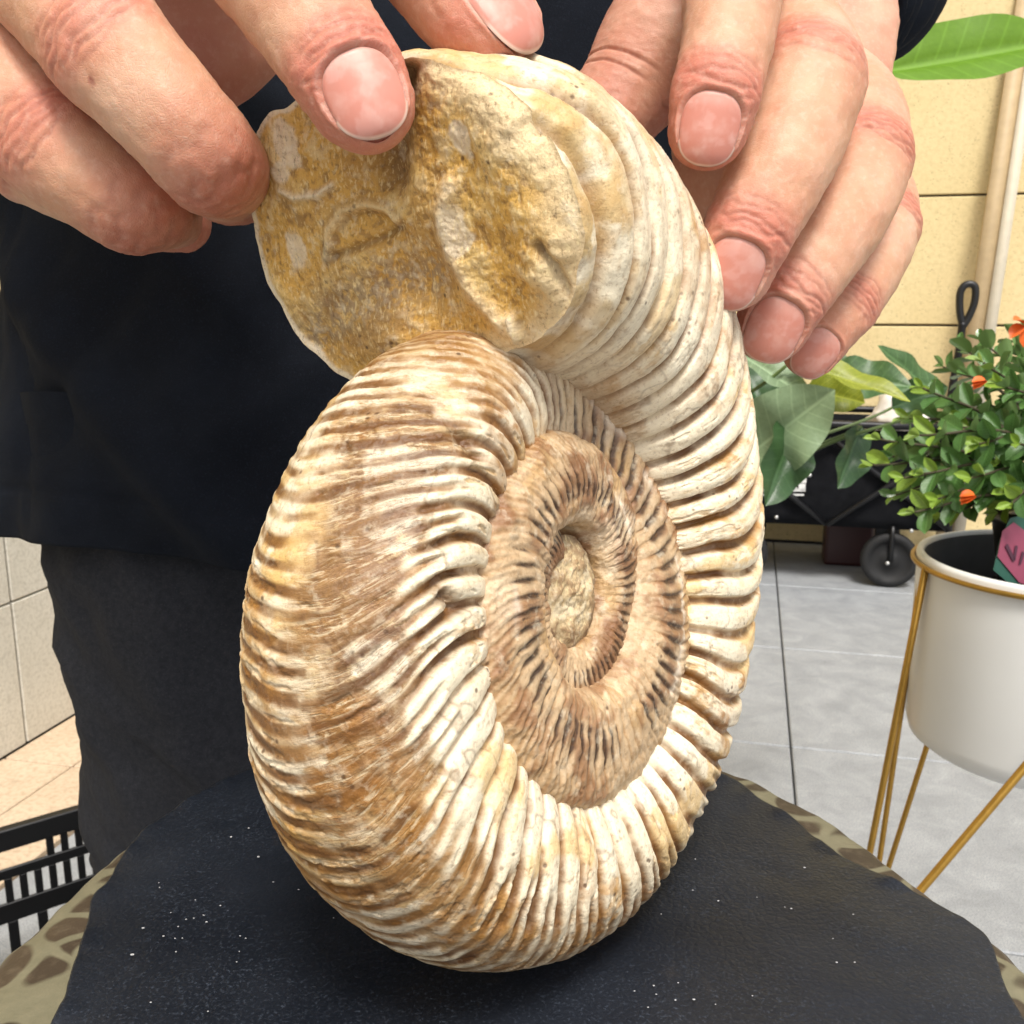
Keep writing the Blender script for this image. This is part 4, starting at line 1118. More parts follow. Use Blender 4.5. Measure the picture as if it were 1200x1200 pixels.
# picture-left hand (the person's right)
LW_ = (-120, -440, .262, 98)
LI = Finger([LW_, (-30, -400, .236, 88), (95, -290, .204, 86), (175, -200, .186, 82), (255, -112, .170, 80), (320, -35, .161, 74), (370, 32, .1555, 70), (408, 88, .153, 65), (431, 132, .1525, 60), (447, 177, .153, 51)], [(.6, -.8, -.5), (.5, -.7, -.7), (.35, -.5, -.9), (.2, -.3, -1), (.1, -.15, -1), (.1, -.15, -1)], joints=(4, 7), seed=11)
LT = Finger([LW_, (20, -455, .246, 100), (150, -425, .228, 98), (330, -300, .200, 84), (420, -190, .186, 78), (488, -82, .174, 76), (530, -23, .168, 72), (568, 24, .164, 68), (588, 52, .163, 63), (606, 84, .164, 54)], [(.5, -.7, -.6), (.45, -.6, -.7), (.42, -.5, -.75)], joints=(3, 5), seed=12)
LM = Finger([LW_, (-110, -340, .232, 90), (-80, -200, .200, 86), (10, -80, .181, 80), (72, -8, .172, 76), (132, 60, .166, 72), (203, 138, .165, 66), (246, 188, .170, 60), (268, 214, .184, 54), (284, 232, .199, 46)], [(.2, -.6, -1), (0, -.4, -1), (-.05, -.1, -1), (-.05, 0, -1), (.05, .2, -1), (.2, .5, -.8)], joints=(5, 7), seed=13, nail=False, marks=((107, 94, 5),))
LR = Finger([LW_, (-170, -290, .235, 84), (-185, -120, .208, 80), (-80, 0, .192, 76), (-10, 84, .183, 72), (62, 168, .180, 66), (115, 214, .180, 61), (160, 243, .184, 54), (186, 252, .196, 47), (198, 256, .208, 40)], [(0, -.5, -1), (-.2, -.4, -1), (-.25, -.1, -1), (-.2, 0, -1), (-.05, .3, -1), (.1, .5, -.8)], joints=(5, 7), seed=14, nail=False)
LP = Finger([LW_, (-200, -250, .245, 76), (-215, -30, .230, 66), (-100, 95, .217, 60), (40, 185, .208, 54), (120, 228, .207, 46), (180, 250, .209, 42), (222, 262, .212, 34), (246, 268, .215, 25)], (-.1, .2, -1), joints=(4, 5), seed=15, nail=False)
palmL = tube_cam([(-130, -430, .270, 95), (-60, -330, .256, 150), (10, -230, .240, 185), (90, -120, .226, 195), (170, -10, .214, 172), (235, 70, .210, 125), (270, 130, .212, 70)], 0.36, (.75, -.6, .1), seed=16)
EL = (-.365, .50, 1.09); WL = cw(px(-120, -440, .262))
def between(q, r): return wpx(*(WL + (np.array(EL) - WL) * q), r)
foreL = tube_cam([between(-.12, .023), between(.0, .026), between(.2, .027), between(.5, .034), between(.8, .038), between(1.0, .036)], 0.85, (0.6, 1, 0), seed=18)
build_hand('hand with index finger pressed on the sandy aperture of the fossil', [LI, LT, LM, LR, LP], [palmL, foreL])

def sleeve(pts, seed, m=90, n=140):
    P = np.array([cw(px(x, y, d)) if len(q) == 4 else np.array(q[:3]) for q in pts for (x, y, d) in [q[:3]]]); R = np.array([q[3] * q[2] / F if len(q) == 4 else q[4] for q in pts])
    C = catmull(np.concatenate([P, R[:, None]], 1), n)
    T = np.gradient(C[:, :3], axis=0); T /= np.linalg.norm(T, axis=1)[:, None]
    A = np.broadcast_to(np.array([1.0, 0, 0]), T.shape); A = A - T * (A * T).sum(1)[:, None]; A /= np.linalg.norm(A, axis=1)[:, None]
    B = np.cross(T, A); a = np.linspace(0, TWO, m, endpoint=False)
    X = C[:, None, :3] + C[:, 3][:, None, None] * (np.cos(a)[None, :, None] * A[:, None] + np.sin(a)[None, :, None] * B[:, None])
    dr = X - C[:, None, :3]; dr /= np.linalg.norm(dr, axis=-1, keepdims=True)
    q = np.linspace(0, 1, n)[:, None]
    f = 0.005 * fbm(np.concatenate([X * 16, ], -1), 1.0, 3, seed) + 0.003 * np.sin(q * 90 + 2 * np.sin(a)[None]) * sm(0.0, 0.1, q) * sm(0.4, 0.2, q)
    X = X + dr * f[..., None]
    inn = C[:1, None, :3] + (X[:1] - C[:1, None, :3]) * 0.9; inn2 = inn + (C[6, :3] - C[0, :3])
    X = np.concatenate([inn2, inn, X]); return X.reshape(-1, 3), grid_faces(len(X), m, True)
obj_np('sleeve', *sleeve([(957, -6, .362, 97), (966, -18, .378, 106), (982, -42, .410, 122), (1000, -75, .46, 130), (0.185, 0.535, 1.10, 0, .060), (0.165, 0.54, 1.20, 0, .066), (0.12, 0.53, 1.33, 0, .070), (0.05, 0.52, 1.37, 0, .05)], 5), M['jacket'], person)
def bw(q, r): return (*(WL + (np.array(EL) - WL) * q), 0, r)
obj_np('sleeve', *sleeve([bw(.22, .037), bw(.32, .041), bw(.55, .046), bw(.85, .053), (*EL, 0, .056), (-.355, .52, 1.18, 0, .062), (-.31, .53, 1.28, 0, .068), (-.25, .525, 1.36, 0, .068), (-.19, .52, 1.38, 0, .05)], 6), M['jacket'], person)
# ------------------------------------------------------------------ white planter on a gold stand
PC = pw(1242, 654, 0.90); PR = 0.121; PH = 0.186
rimz = float(PC[2])
planter = empty('planter', (float(PC[0]), float(PC[1]), 0.0), 'white round planter with gold rim on a thin gold legged stand', 'planter')
prof = [(0.0, rimz - PH + .006), (PR - .03, rimz - PH), (PR - .014, rimz - PH + .002), (PR - .005, rimz - PH + .009), (PR - .0015, rimz - PH + .022), (PR, rimz - .02), (PR + .001, rimz - .004), (PR, rimz - .0008), (PR - .003, rimz), (PR - .0055, rimz - .001), (PR - .0065, rimz - .005)]
inner_prof = [(PR - .0066, rimz - .0045), (PR - .007, rimz - .05), (PR - .008, rimz - PH + .01), (0.0, rimz - PH + .009)]
obj_np('lining', *lathe(inner_prof, (PC[0], PC[1], 0), 96), M['dark_lining'], planter)  # inner wall of the white pot, its shade put into the colour
obj_np('pot', *lathe(prof, (PC[0], PC[1], 0), 128), M['white_enamel'], planter)
a = np.linspace(0, TWO, 129)
ringp = np.stack([PC[0] + (PR + .0035) * np.cos(a), PC[1] + (PR + .0035) * np.sin(a), np.full(129, rimz - .0085)], -1)
obj_np('stand_ring', *tube(ringp, 0.0024, 10, False), M['gold'], planter)
def ring_at(x):      # world point of the ring whose photo x is given, near side
    best = None
    for p in ringp:
        q = p - np.array([0, 0, CAMH]); zc = q[1] * CP - q[2] * SP; xx = 600 + F * q[0] / zc
        d = abs(xx - x) + (0 if q[1] < PC[1] else 40)
        if best is None or d < best[0]: best = (d, p)
    return best[1]
def leg_rod(top, bx, by, r=0.0034):
    """rod from ring point through the photo point (bx, by), down to the floor"""
    foot = None
    # the rod lies in the vertical plane tangent to the pot side facing the camera
    d = cw(px(bx, by, 1.0)) - np.array([0, 0, CAMH])
    n = np.array([top[0] - PC[0], top[1] - PC[1], 0.0]); n /= np.linalg.norm(n)
    t = ((top - np.array([0, 0, CAMH])) @ n + 0.012) / (d @ n); q = np.array([0, 0, CAMH]) + t * d
    w = (q - top); foot = top + w * (top[2] / (top[2] - q[2]))
    obj_np('leg', *tube(np.linspace(top, foot, 6), r, 10), M['gold'], planter)
tl = np.array([PC[0] - (PR + .0035), PC[1] - .005, rimz - .0085])
leg_rod(tl, 1022, 985); leg_rod(tl + np.array([.010, .030, 0]), 1034, 985, 0.0028)
tf = np.array([PC[0] + .012, PC[1] - (PR + .0035), rimz - .0085])
leg_rod(tf, 1090, 1030)
tb_ = np.array([PC[0] + .0, PC[1] + (PR + .0035), rimz - .0085])
obj_np('leg', *tube(np.linspace(tb_, np.array([PC[0] - .13, PC[1] + .13, 0]), 6), .0030, 10), M['gold'], planter)
tr_ = np.array([PC[0] + PR + .0035, PC[1], rimz - .0085])
obj_np('leg', *tube(np.linspace(tr_, tr_ * np.array([1, 1, 0]) + np.array([.05, 0, 0]), 6), .0034, 10), M['gold'], planter)
# soil disc with lumps
nr_, na_ = 24, 72; rr_ = np.linspace(0.0005, PR - .0075, nr_); aa_ = np.linspace(0, TWO, na_, endpoint=False)
RRg, AAg = np.meshgrid(rr_, aa_, indexing='ij'); SX, SY = PC[0] + RRg * np.cos(AAg), PC[1] + RRg * np.sin(AAg)
SZ = rimz - .052 + .006 * fbm(np.stack([SX, SY, 0 * SX], -1), 60, 3, 5)
obj_np('soil', np.stack([SX, SY, SZ], -1), grid_faces(nr_, na_, True), M['soil'], planter)
# black nursery pot standing inside
NC = np.array([PC[0] + .022, PC[1] + .012])
npot = obj_np('nursery_pot', *lathe([(0.0, rimz - .055), (.058, rimz - .055), (.0745, rimz + .030), (.079, rimz + .031), (.079, rimz + .043), (.0755, rimz + .043), (.073, rimz + .030), (.0, rimz + .026)], (NC[0], NC[1], 0), 64), M['black_plastic'])
tag(npot, 'black plastic nursery pot standing inside the white planter', 'plant pot')
# plant label on the nursery pot: green card with a pink band and dark letters
lt = empty('plant_label', pw(1192, 660, .845), 'green plant label with pink band and dark letters tucked in planter', 'label')
def card(name, pts, depth, mat, th=.0006, parent=None):
    P = [pw(x, y, depth) for x, y in pts]; c = np.mean(P, 0); back = np.array([0, .9, -.2]) * th
    n = len(P); V = np.array(P + [p + back for p in P])
    bm = bmesh.new(); vs = [bm.verts.new(tuple(map(float, v))) for v in V]
    bm.faces.new(vs[:n]); bm.faces.new(vs[n:][::-1])
    for i in range(n): bm.faces.new([vs[i], vs[(i + 1) % n], vs[n + (i + 1) % n], vs[n + i]])
    return from_bm(name, bm, mat, parent)
card('card', [(1164, 668), (1172, 632), (1184, 607), (1215, 600), (1240, 640), (1235, 705), (1190, 690)], .846, M['tag_green'], parent=lt)
card('band', [(1169, 652), (1175, 622), (1188, 612), (1238, 650), (1236, 702), (1194, 682)], .8445, M['tag_pink'], parent=lt)
def letter(bars, dep=.8432):
    for b in bars: card('letter', b, dep, M['tag_dark'], .0004, lt)
letter([[(1178, 640), (1181, 637), (1190, 655), (1187, 658)], [(1187, 658), (1190, 657), (1193, 640), (1190, 639)], [(1194, 662), (1197, 661), (1201, 648), (1198, 646)], [(1204, 670), (1207, 670), (1212, 655), (1208, 654)]])

# ------------------------------------------------------------------ leaves
def leaf_mesh(name, nl=9, nw=7, width=0.5, fold=0.18, curl=0.25, tipp=1.5, basep=0.8, wave=0.0, seed=0):
    """unit leaf along +Y (length 1), upper face +Z"""
    v = np.linspace(0, 1, nl); u = np.linspace(-1, 1, nw)
    Vg, Ug = np.meshgrid(v, u, indexing='ij')
    hw = width * 0.5 * (np.clip(Vg, 0, 1) ** basep) * (np.clip(1 - Vg, 0, 1) ** (1 / tipp)) ; hw = hw / (np.max(hw) + 1e-9) * width * 0.5
    x = Ug * hw; z = np.abs(Ug) * hw * fold * 2 - curl * Vg ** 2 + wave * np.sin(Vg * 14 + seed) * np.abs(Ug) * hw * 2 - 0.03 * np.exp(-(Ug / .18) ** 2) * (hw / (width * .5))
    return mesh_np(name, np.stack([x, Vg, z], -1), grid_faces(nl, nw))
def place(o, base, direction, normal, length):
    y = Vector([float(k) for k in direction]).normalized(); n = Vector([float(k) for k in normal]); z = (n - y * n.dot(y))
    if z.length < 1e-4: z = Vector((0, 0, 1)) - y * y.z
    z.normalize(); x = y.cross(z)
    Mx = Matrix((x, y, z)).transposed().to_4x4(); Mx.translation = Vector([float(k) for k in base])
    Mx = Mx @ Matrix.Scale(length, 4)
    if o is not None: o.matrix_local = Mx
    return Mx

# small glossy plant in the planter
rp_ = random.Random(12)
plant = empty('flowering_plant', (float(NC[0]), float(NC[1]), rimz + .027), 'bushy plant with small glossy leaves and orange flowers in white planter', 'plant')
base_p = np.array([NC[0], NC[1], rimz + .02])
lm = [leaf_mesh('leaf', 7, 5, .62, .22, .16, 2.2, .75), leaf_mesh('leaf', 7, 5, .54, .30, .05, 1.8, .8), leaf_mesh('leaf', 7, 5, .66, .12, .30, 2.0, .7)]
for m_ in lm: m_.materials.append(M['leaf_small'])
ly = [leaf_mesh('leaf', 6, 5, .46, .35, -.1, 1.6, .8), leaf_mesh('leaf', 6, 5, .5, .3, .05, 1.6, .8)]
for m_ in ly: m_.materials.append(M['leaf_young'])
stemV, stemF, so = [], [], 0
tips = [(1030, 515), (1022, 545), (1045, 580), (1075, 600), (1060, 490), (1085, 455), (1105, 430), (1130, 405), (1150, 400), (1180, 392), (1210, 385), (1235, 400), (1120, 590), (1150, 575), (1100, 520), (1130, 470), (1170, 450), (1195, 430), (1145, 520), (1190, 520), (1180, 575), (1215, 600), (1240, 470), (1275, 520), (1085, 555), (1120, 545), (1160, 490), (1110, 480), (1065, 535), (1095, 585), (1140, 440), (1205, 470), (1170, 540), (1135, 560), (1200, 555), (1150, 425), (1190, 410), (1055, 560), (1040, 535), (1075, 575), (1110, 605), (1135, 535), (1165, 600), (1185, 590), (1075, 510), (1120, 500), (1150, 545)]
nleaf = 0; leaves = []
for i, (tx, ty) in enumerate(tips):
    dd = .90 + rp_.uniform(-.085, .055) + (.04 if ty < 440 else 0)
    tip_ = pw(tx + rp_.uniform(-6, 6), ty, dd); mid = base_p + (tip_ - base_p) * .5 + np.array([0, 0, .035]) + np.array([rp_.uniform(-.01, .01) for _ in range(3)])
    C = catmull([base_p + np.array([rp_.uniform(-.02, .02), rp_.uniform(-.02, .02), 0]), mid, tip_], 40)
    V, Fq = tube(C, np.linspace(.0022, .0010, 40), 6); stemV.append(V); stemF.append(Fq + so); so += len(V)
    L = np.linalg.norm(np.diff(C, axis=0), axis=1).sum(); npair = int(max(4, min(9, L / .0135)))
    ph0 = rp_.uniform(0, 3)
    for k in range(npair):
        q = 1.0 - k * (.0125 / L) * (1 + .08 * k); j = int(max(6, min(39, q * 39)))
        T = C[j] - C[j - 3]; T /= np.linalg.norm(T)
        s1 = np.cross(T, [0, 0, 1.0]); s1 /= np.linalg.norm(s1) + 1e-9; s2 = np.cross(s1, T)
        for sg in (-1, 1):
            an = ph0 + k * math.pi / 2 + (0 if sg > 0 else math.pi) + rp_.uniform(-.25, .25)
            out = math.cos(an) * s1 + math.sin(an) * s2
            young = k == 0
            spread = .55 if young else rp_.uniform(.9, 1.5)
            d = T * 1.0 + out * spread + np.array([0, 0, .12]); nrm = T * .8 - out * .35 + np.array([0, -.35, .7])
            ln = rp_.uniform(.012, .017) if young else rp_.uniform(.018, .027)
            me = rp_.choice(ly) if (young or (k == 1 and rp_.random() < .5)) else rp_.choice(lm)
            q_ = C[j] - np.array([0, 0, CAMH]); zc = q_[1] * CP - q_[2] * SP; xx = 600 + F * q_[0] / zc
            leaves.append((float(q_[1]) + (1.0 if xx > 1215 else 0.0), C[j] - wloc(plant), d, nrm, ln, me))
leaves.sort(key=lambda r: r[0])
for i, (_, p_l, d, nrm, ln, me) in enumerate(leaves[:295]):
    o = link('leaf', me, None, plant); place(o, p_l, d, nrm, ln)
bmr = bmesh.new()
for (_, p_l, d, nrm, ln, me) in leaves[295:]:
    n0 = len(bmr.verts); bmr.from_mesh(me); bmr.verts.ensure_lookup_table()
    bmesh.ops.transform(bmr, matrix=place(None, p_l, d, nrm, ln), verts=bmr.verts[n0:])
if len(leaves) > 295:
    mr = bpy.data.meshes.new('small_leaves'); bmr.to_mesh(mr); mr.polygons.foreach_set('use_smooth', [True] * len(mr.polygons))
    o = link('small_leaves', mr, M['leaf_small'], plant); o['kind'] = 'stuff'
bmr.free()
obj_np('stems', np.concatenate(stemV), np.concatenate(stemF), M['stem_dark'], plant)
pm = leaf_mesh('petal', 7, 5, .75, .25, .5, 2.2, .6); pm.materials.append(M['petal'])
for (fx, fy, fd, sz, npet) in ((1201, 382, .88, .017, 5), (1156, 447, .83, .012, 3), (1143, 581, .83, .013, 3)):
    fl = empty('flower', pw(fx, fy, fd) - wloc(plant)); fl.parent = plant
    for k in range(npet):
        a_ = k * TWO / npet + fx; d = np.array([math.cos(a_), -.5, math.sin(a_) * .8])
        if npet == 3: d = np.array([-.9, -.3, .15 + .25 * (k - 1)])
        o = link('petal', pm, None, fl); place(o, (0, 0, 0), d, np.array([0, -.4, 1.0]) + .4 * d, sz)

# broad leaved plant: pot hidden behind the fossil, leaves fan out beside the wagon
bp = uv(0, 0); B0 = np.array([0.15, 1.45, 0.0])
broad = empty('broad_leaf_plant', B0, 'leafy plant with broad pointed green leaves beside the black folding wagon', 'plant')
tpot = obj_np('terracotta_pot', *lathe([(0.0, 0.0), (.075, 0.0), (.10, .17), (.112, .17), (.112, .20), (.10, .20), (.095, .165), (0, .16)], B0, 48), M['terracotta']); tag(tpot, 'terracotta pot holding the broad leaved plant', 'plant pot')
broad.location = (B0[0], B0[1], .16); bpy.context.view_layer.update()
bstem, bF, bo = [], [], 0
BL = [  # base px, tip px, depth base, depth tip, half width px, material, normal, curl
    ((862, 545), (976, 458), 1.25, 1.15, 46, 'leaf_pale', (.2, -1.0, .55), .05),
    ((938, 482), (902, 592), 1.22, 1.18, 33, 'leaf_dark', (.5, -1.0, .35), .06),
    ((858, 408), (950, 462), 1.28, 1.20, 20, 'leaf_pale', (.1, -.9, .8), .05),
    ((925, 425), (1070, 458), 1.22, 1.15, 20, 'leaf_yellow', (.1, -.6, 1.0), .10),
    ((965, 440), (1069, 452), 1.32, 1.28, 27, 'leaf_broad', (0, -1.0, .7), .02),
    ((1110, 472), (1033, 402), 1.34, 1.30, 17, 'leaf_broad', (.5, -.8, .6), .05),
    ((945, 455), (1012, 470), 1.27, 1.22, 24, 'leaf_yellow', (0, -1.0, .3), .08),
    ((1010, 500), (985, 572), 1.38, 1.34, 24, 'leaf_dark', (.5, -1, .2), .05),
    ((872, 430), (905, 500), 1.36, 1.33, 30, 'leaf_dark', (.2, -1, .3), .05),
    ((870, 470), (918, 540), 1.33, 1.30, 26, 'leaf_dark', (.3, -1, .3), .05),
    ((940, 415), (1000, 425), 1.40, 1.36, 12, 'leaf_pale', (0, -1, .8), .05),
    ((1032, 84), (1262, 34), 1.10, 1.12, 44, 'leaf_lime', (-.05, -1.0, .55), .06),
    ((800, 380), (760, 300), 1.30, 1.28, 34, 'leaf_broad', (0, -1, .3), .05),
    ((1045, 478), (1110, 452), 1.50, 1.46, 22, 'leaf_dark', (0, -1, .5), .1),
]
for k, (b, t_, d0, d1, hwp, mt, nr, cu) in enumerate(BL):
    pb, pt = pw(b[0], b[1], d0), pw(t_[0], t_[1], d1); ln = float(np.linalg.norm(pt - pb))
    me = leaf_mesh('leaf', 17, 11, 2 * hwp * d0 / F / ln, .14, cu, 1.35, .62, .03 if mt == 'leaf_lime' else .10, k); me.materials.append(M[mt])
    o = link('leaf', me, None, broad); place(o, pb - wloc(broad), pt - pb, nr, ln)
    # raised midrib follows the blade
    start = np.array([B0[0] + rp_.uniform(-.02, .02), B0[1] + rp_.uniform(-.02, .02), .17])
    if mt == 'leaf_lime': C = catmull([start, pw(820, 520, 1.32), pw(930, 300, 1.2), pw(985, 150, 1.12), pb], 60)
    else: C = catmull([start, start + (pb - start) * .55 + np.array([-.05, 0, .12]), pb], 40)
    V, Fq = tube(C, np.linspace(.004, .0022, len(C)), 8); bstem.append(V); bF.append(Fq + bo); bo += len(V)
obj_np('stems', np.concatenate(bstem), np.concatenate(bF), M['stem'], broad)

# ------------------------------------------------------------------ folding wagon
wf = on_plane(1040, 688, 0); WU, WV = to_uv(wf)
u_l, u_r = WU - 0.56, WU + 0.16; v_f, v_b = WV - 0.02, WV + 0.46
wag = empty('folding_wagon', uv((u_l + u_r) / 2, (v_f + v_b) / 2, 0), 'black canvas folding wagon with crossed bars and small wheels by the wall', 'wagon')
bm = bmesh.new()
zb, zt = .19, .50
for lo, hi in (((u_l, v_f + .012, zb), (u_r, v_f + .020, zt)), ((u_l, v_b - .020, zb), (u_r, v_b - .012, zt)), ((u_l, v_f + .020, zb), (u_l + .008, v_b - .020, zt)), ((u_r - .008, v_f + .020, zb), (u_r, v_b - .020, zt)), ((u_l + .008, v_f + .020, zb), (u_r - .008, v_b - .020, zb + .012))):
    bm_box(bm, lo, hi)
bmesh.ops.subdivide_edges(bm, edges=[e for e in bm.edges if e.calc_length() > .2], cuts=8, use_grid_fill=True)
for v in bm.verts:
    n = float(fbm(np.array([[v.co.x, v.co.y, v.co.z]]), 9, 3, 3)[0]); v.co.y += n * .008; v.co.z -= .012 * (abs(n)) * (v.co.z > .4)
bmesh.ops.transform(bm, matrix=RZ, verts=bm.verts)
from_bm('canvas_tub', bm, M['black_fabric'], wag, True)
def bar(name, p0, p1, r, mat=M['black_metal'], parent=wag): return obj_np(name, *tube(np.linspace(uv(*p0), uv(*p1), 4), r, 10), mat, parent)
for uu in (u_l, u_r):
    for vv in (v_f, v_b): bar('post', (uu, vv, .10), (uu, vv, .53), .011)
for vv in (v_f, v_b):
    bar('top_rail', (u_l, vv, .515), (u_r, vv, .515), .012)
    um = (u_l + u_r) / 2
    for x0, x1 in ((u_l, um), (um, u_r)):
        bar('cross_bar', (x0, vv - .014, .20), (x1, vv - .014, .47), .009); bar('cross_bar', (x0, vv - .004, .47), (x1, vv - .004, .20), .009)
for uu in (u_l, u_r): bar('end_rail', (uu, v_f, .515), (uu, v_b, .515), .012)
def rivet(x, y):
    d = cw(px(x, y, 1.0)) - np.array([0, 0, CAMH]); t = (v_f - .026) / (d @ EV); q = np.array([0, 0, CAMH]) + t * d
    bm = bmesh.new(); bmesh.ops.create_icosphere(bm, subdivisions=2, radius=.0065, matrix=Matrix.Translation(tuple(map(float, q)))); from_bm('rivet', bm, M['rivet'], wag, True)
for q in ((910, 606), (992, 561), (1030, 538), (1068, 622), (1040, 660), (949, 557)): rivet(*q)
def wheel(uc, vc):
    r = .088; nst = 40; a = np.linspace(0, TWO, nst, endpoint=False)
    prof = [(.0, -.016), (.02, -.018), (.024, -.013), (.060, -.011), (.064, -.019), (.080, -.020), (.087, -.012), (.088, 0), (.087, .012), (.080, .020), (.064, .019), (.060, .011), (.024, .013), (.02, .018), (0, .016)]
    V = np.array([[uv(uc + q * math.cos(t), vc + w, r + q * math.sin(t)) for t in a] for q, w in prof])
    w_ = obj_np('wheel', V, grid_faces(len(prof), nst, True), M['rubber'], wag)
    obj_np('hub', *tube(np.array([uv(uc, vc - .026, r), uv(uc, vc + .026, r)]), .010, 12), M['black_plastic'], w_)
    for sgn in (-1, 1): bar('fork', (uc, vc + sgn * .026, r), (uc, vc + sgn * .02, .20), .008)
for uu in (WU, WU - .46):
    for vv in (v_f + .03, v_b - .03): wheel(uu, vv)
# handle with loop grip
def on_v(x, y, v):
    d = cw(px(x, y, 1.0)) - np.array([0, 0, CAMH]); t = v / (d @ EV); return np.array([0, 0, CAMH]) + t * d
vh = v_f + .2
hp = [on_v(1098, 600, vh), on_v(1112, 480, vh), on_v(1124, 410, vh), on_v(1128, 378, vh)]
obj_np('handle_shaft', *tube(catmull(hp, 30), .0125, 12), M['black_metal'], wag)
loop = [on_v(x, y, vh) for x, y in ((1128, 380), (1125, 366), (1125, 345), (1130, 335), (1138, 333), (1143, 338), (1142, 354), (1136, 370), (1129, 382))]
obj_np('handle_grip', *tube(catmull(loop, 50), .0115, 12), M['black_plastic'], wag)
# white lettering fragment on the canvas
def print_box(x0, y0, x1, y1):
    P = [on_v(x, y, v_f + .0075) for x, y in ((x0, y0), (x1, y0), (x1, y1), (x0, y1))]
    V = np.array(P + [p + EV * .003 for p in P]); bm = bmesh.new(); vs = [bm.verts.new(tuple(map(float, v))) for v in V]
    for f in ((0, 1, 2, 3), (7, 6, 5, 4), (0, 4, 5, 1), (1, 5, 6, 2), (2, 6, 7, 3), (3, 7, 4, 0)): bm.faces.new([vs[i] for i in f])
    from_bm('printed_mark', bm, M['white_print'], wag)
for b in ((890, 573, 944, 576), (890, 579, 942, 581), (927, 567, 934, 575), (936, 567, 944, 575), (938, 558, 945, 566)): print_box(*b)
# goods in the wagon
def lump(name, c, r3, mat, seed, label, cat, amp=.25):
    bm = bmesh.new(); bmesh.ops.create_icosphere(bm, subdivisions=4, radius=1.0)
    co = np.array([v.co for v in bm.verts]); n = 1 + amp * fbm(co, 1.6, 4, seed)
    for v, k in zip(bm.verts, n): v.co = Vector((v.co.x * k * r3[0] + c[0], v.co.y * k * r3[1] + c[1], v.co.z * k * r3[2] + c[2]))
    o = from_bm(name, bm, mat, None, True); tag(o, label, cat); return o
lump('plastic_bag', uv(WU + .02, v_f + .20, .50), (.10, .09, .10), M['bag'], 4, 'crumpled white plastic bag lying in the folding wagon', 'bag')
bm = bmesh.new(); bm_box(bm, (WU - .18, v_f + .25, .0), (WU - .02, v_f + .36, .15), .012); bmesh.ops.transform(bm, matrix=RZ, verts=bm.verts)
rb = from_bm('storage_box', bm, M['red_thing']); tag(rb, 'dark red box on the floor beneath the folding wagon', 'box')

# terracotta bowl with dry leaves behind the planter
tb = on_plane(1112, 634, 0)
bw_ = obj_np('clay_bowl', *lathe([(0, 0), (.07, 0), (.10, .085), (.108, .09), (.108, .105), (.10, .105), (.094, .085), (0, .08)], (tb[0], tb[1], 0), 48), M['terracotta']); tag(bw_, 'low terracotta bowl on the floor behind the white planter', 'plant pot')

# batten leaning on the yellow wall
p_hi, p_lo = on_v(1206, 40, WALLV - .03), on_v(1148, 420, WALLV - .14)
dirb = (p_lo - p_hi); p_lo2 = p_hi + dirb * (p_hi[2] / (p_hi[2] - p_lo[2])); p_top = p_hi - dirb * .5
ax_ = dirb / np.linalg.norm(dirb)
s1 = np.cross(ax_, EV); s1 /= np.linalg.norm(s1); s2 = np.cross(s1, ax_)
def prism(name, w0, w1, d, mat, parent, off=0.0):
    V = []
    for p in (p_top, p_lo2):
        for (q, e) in ((w0, -d / 2), (w1, -d / 2), (w1, d / 2), (w0, d / 2)): V.append(p + s1 * q + s2 * (e + off))
    V = np.array(V); V[4:, 2] = np.maximum(V[4:, 2], 0.001)
    return obj_np(name, V, [[0, 1, 2, 3], [7, 6, 5, 4], [0, 4, 5, 1], [1, 5, 6, 2], [2, 6, 7, 3], [3, 7, 4, 0]], mat, parent, False)
bt = empty('leaning_batten', p_lo2 * np.array([1, 1, 0]), 'pale wooden batten leaning against the yellow wall behind the plant', 'batten')
prism('pale_strip', .0, .034, .03, M['batten'], bt); prism('tan_strip', -.052, .0, .018, M['batten2'], bt, .004)  # one batten in two tones: the second strip has shade in its colour

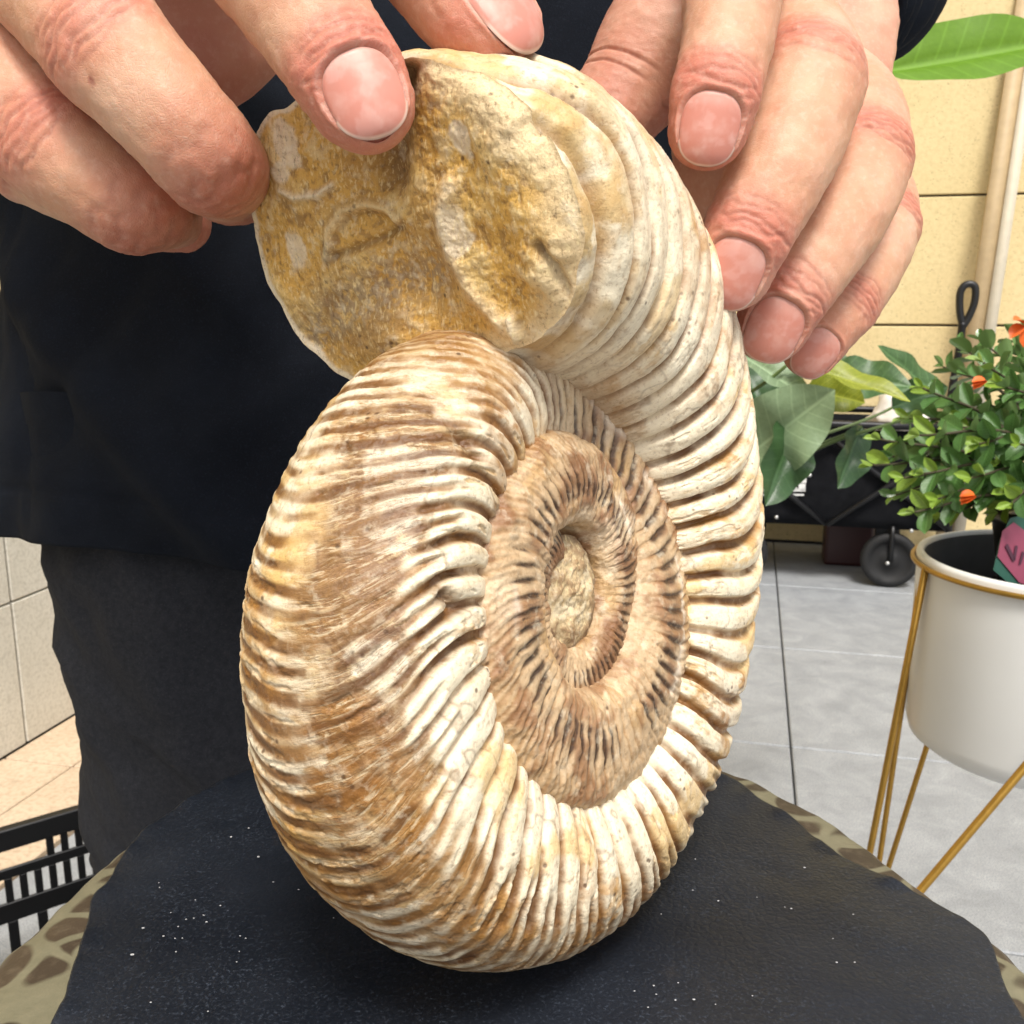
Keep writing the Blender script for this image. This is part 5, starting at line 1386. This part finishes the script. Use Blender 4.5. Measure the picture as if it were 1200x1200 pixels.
# ------------------------------------------------------------------ black crate at the left
CZ = .25
c0, c1 = on_plane(-6, 974, CZ), on_plane(118, 938, CZ)
ce = (c1 - c0) / np.linalg.norm(c1 - c0); cn = np.array([ce[1], -ce[0], 0.0])   # towards the camera: the far side's inner face is in view
CE = c1 + ce * .02; LEN, DEP = .46, .32
crate = empty('plastic_crate', (CE - ce * LEN / 2 + cn * DEP / 2) * np.array([1, 1, 0]), 'black plastic crate with slotted sides on the tan paving', 'crate')
def cpos(s, d, z): return CE * np.array([1, 1, 0]) - ce * s + cn * d + np.array([0, 0, z])
def cbox(name, s0, s1_, d0, d1, z0, z1):
    V = np.array([cpos(s, d, z) for z in (z0, z1) for s, d in ((s0, d0), (s1_, d0), (s1_, d1), (s0, d1))])
    bm = bmesh.new(); vs = [bm.verts.new(tuple(map(float, v))) for v in V]
    for f in ((0, 1, 2, 3), (7, 6, 5, 4), (0, 4, 5, 1), (1, 5, 6, 2), (2, 6, 7, 3), (3, 7, 4, 0)): bm.faces.new([vs[i] for i in f])
    bmesh.ops.bevel(bm, geom=list(bm.edges), offset=.0015, segments=1, affect='EDGES')
    return from_bm(name, bm, M['black_plastic'], crate)
def side(fn, L):
    fn('rim', -.006, L + .006, -.008, .006, CZ - .028, CZ)
    fn('rail', 0, L, 0, .0045, CZ - .066, CZ - .052)
    fn('rail', 0, L, 0, .0045, CZ - .125, CZ - .098)
    fn('rail', 0, L, 0, .0045, .0, .05)
    n = int(L / .0165)
    for i in range(n + 1):
        s = i * L / n
        if not (.10 < s < L - .10 and (i % 9)): fn('slat', max(0, s - .0045), min(L, s + .0045), .0005, .004, CZ - .053, CZ - .027)
        fn('slat', max(0, s - .0045), min(L, s + .0045), .0005, .004, CZ - .099, CZ - .065)
        if i % 2 == 0: fn('slat', max(0, s - .006), min(L, s + .006), .0005, .004, .049, CZ - .124)
side(lambda nm, a, b, c, d, e, f: cbox(nm, a, b, c, d, e, f), LEN)
side(lambda nm, a, b, c, d, e, f: cbox(nm, a, b, DEP - d, DEP - c, e, f), LEN)
side(lambda nm, a, b, c, d, e, f: cbox(nm, c, d, a, b, e - .0006, f - .0006), DEP)
side(lambda nm, a, b, c, d, e, f: cbox(nm, LEN - d, LEN - c, a, b, e - .0006, f - .0006), DEP)
cbox('base', .006, LEN - .006, .006, DEP - .006, .004, .010)
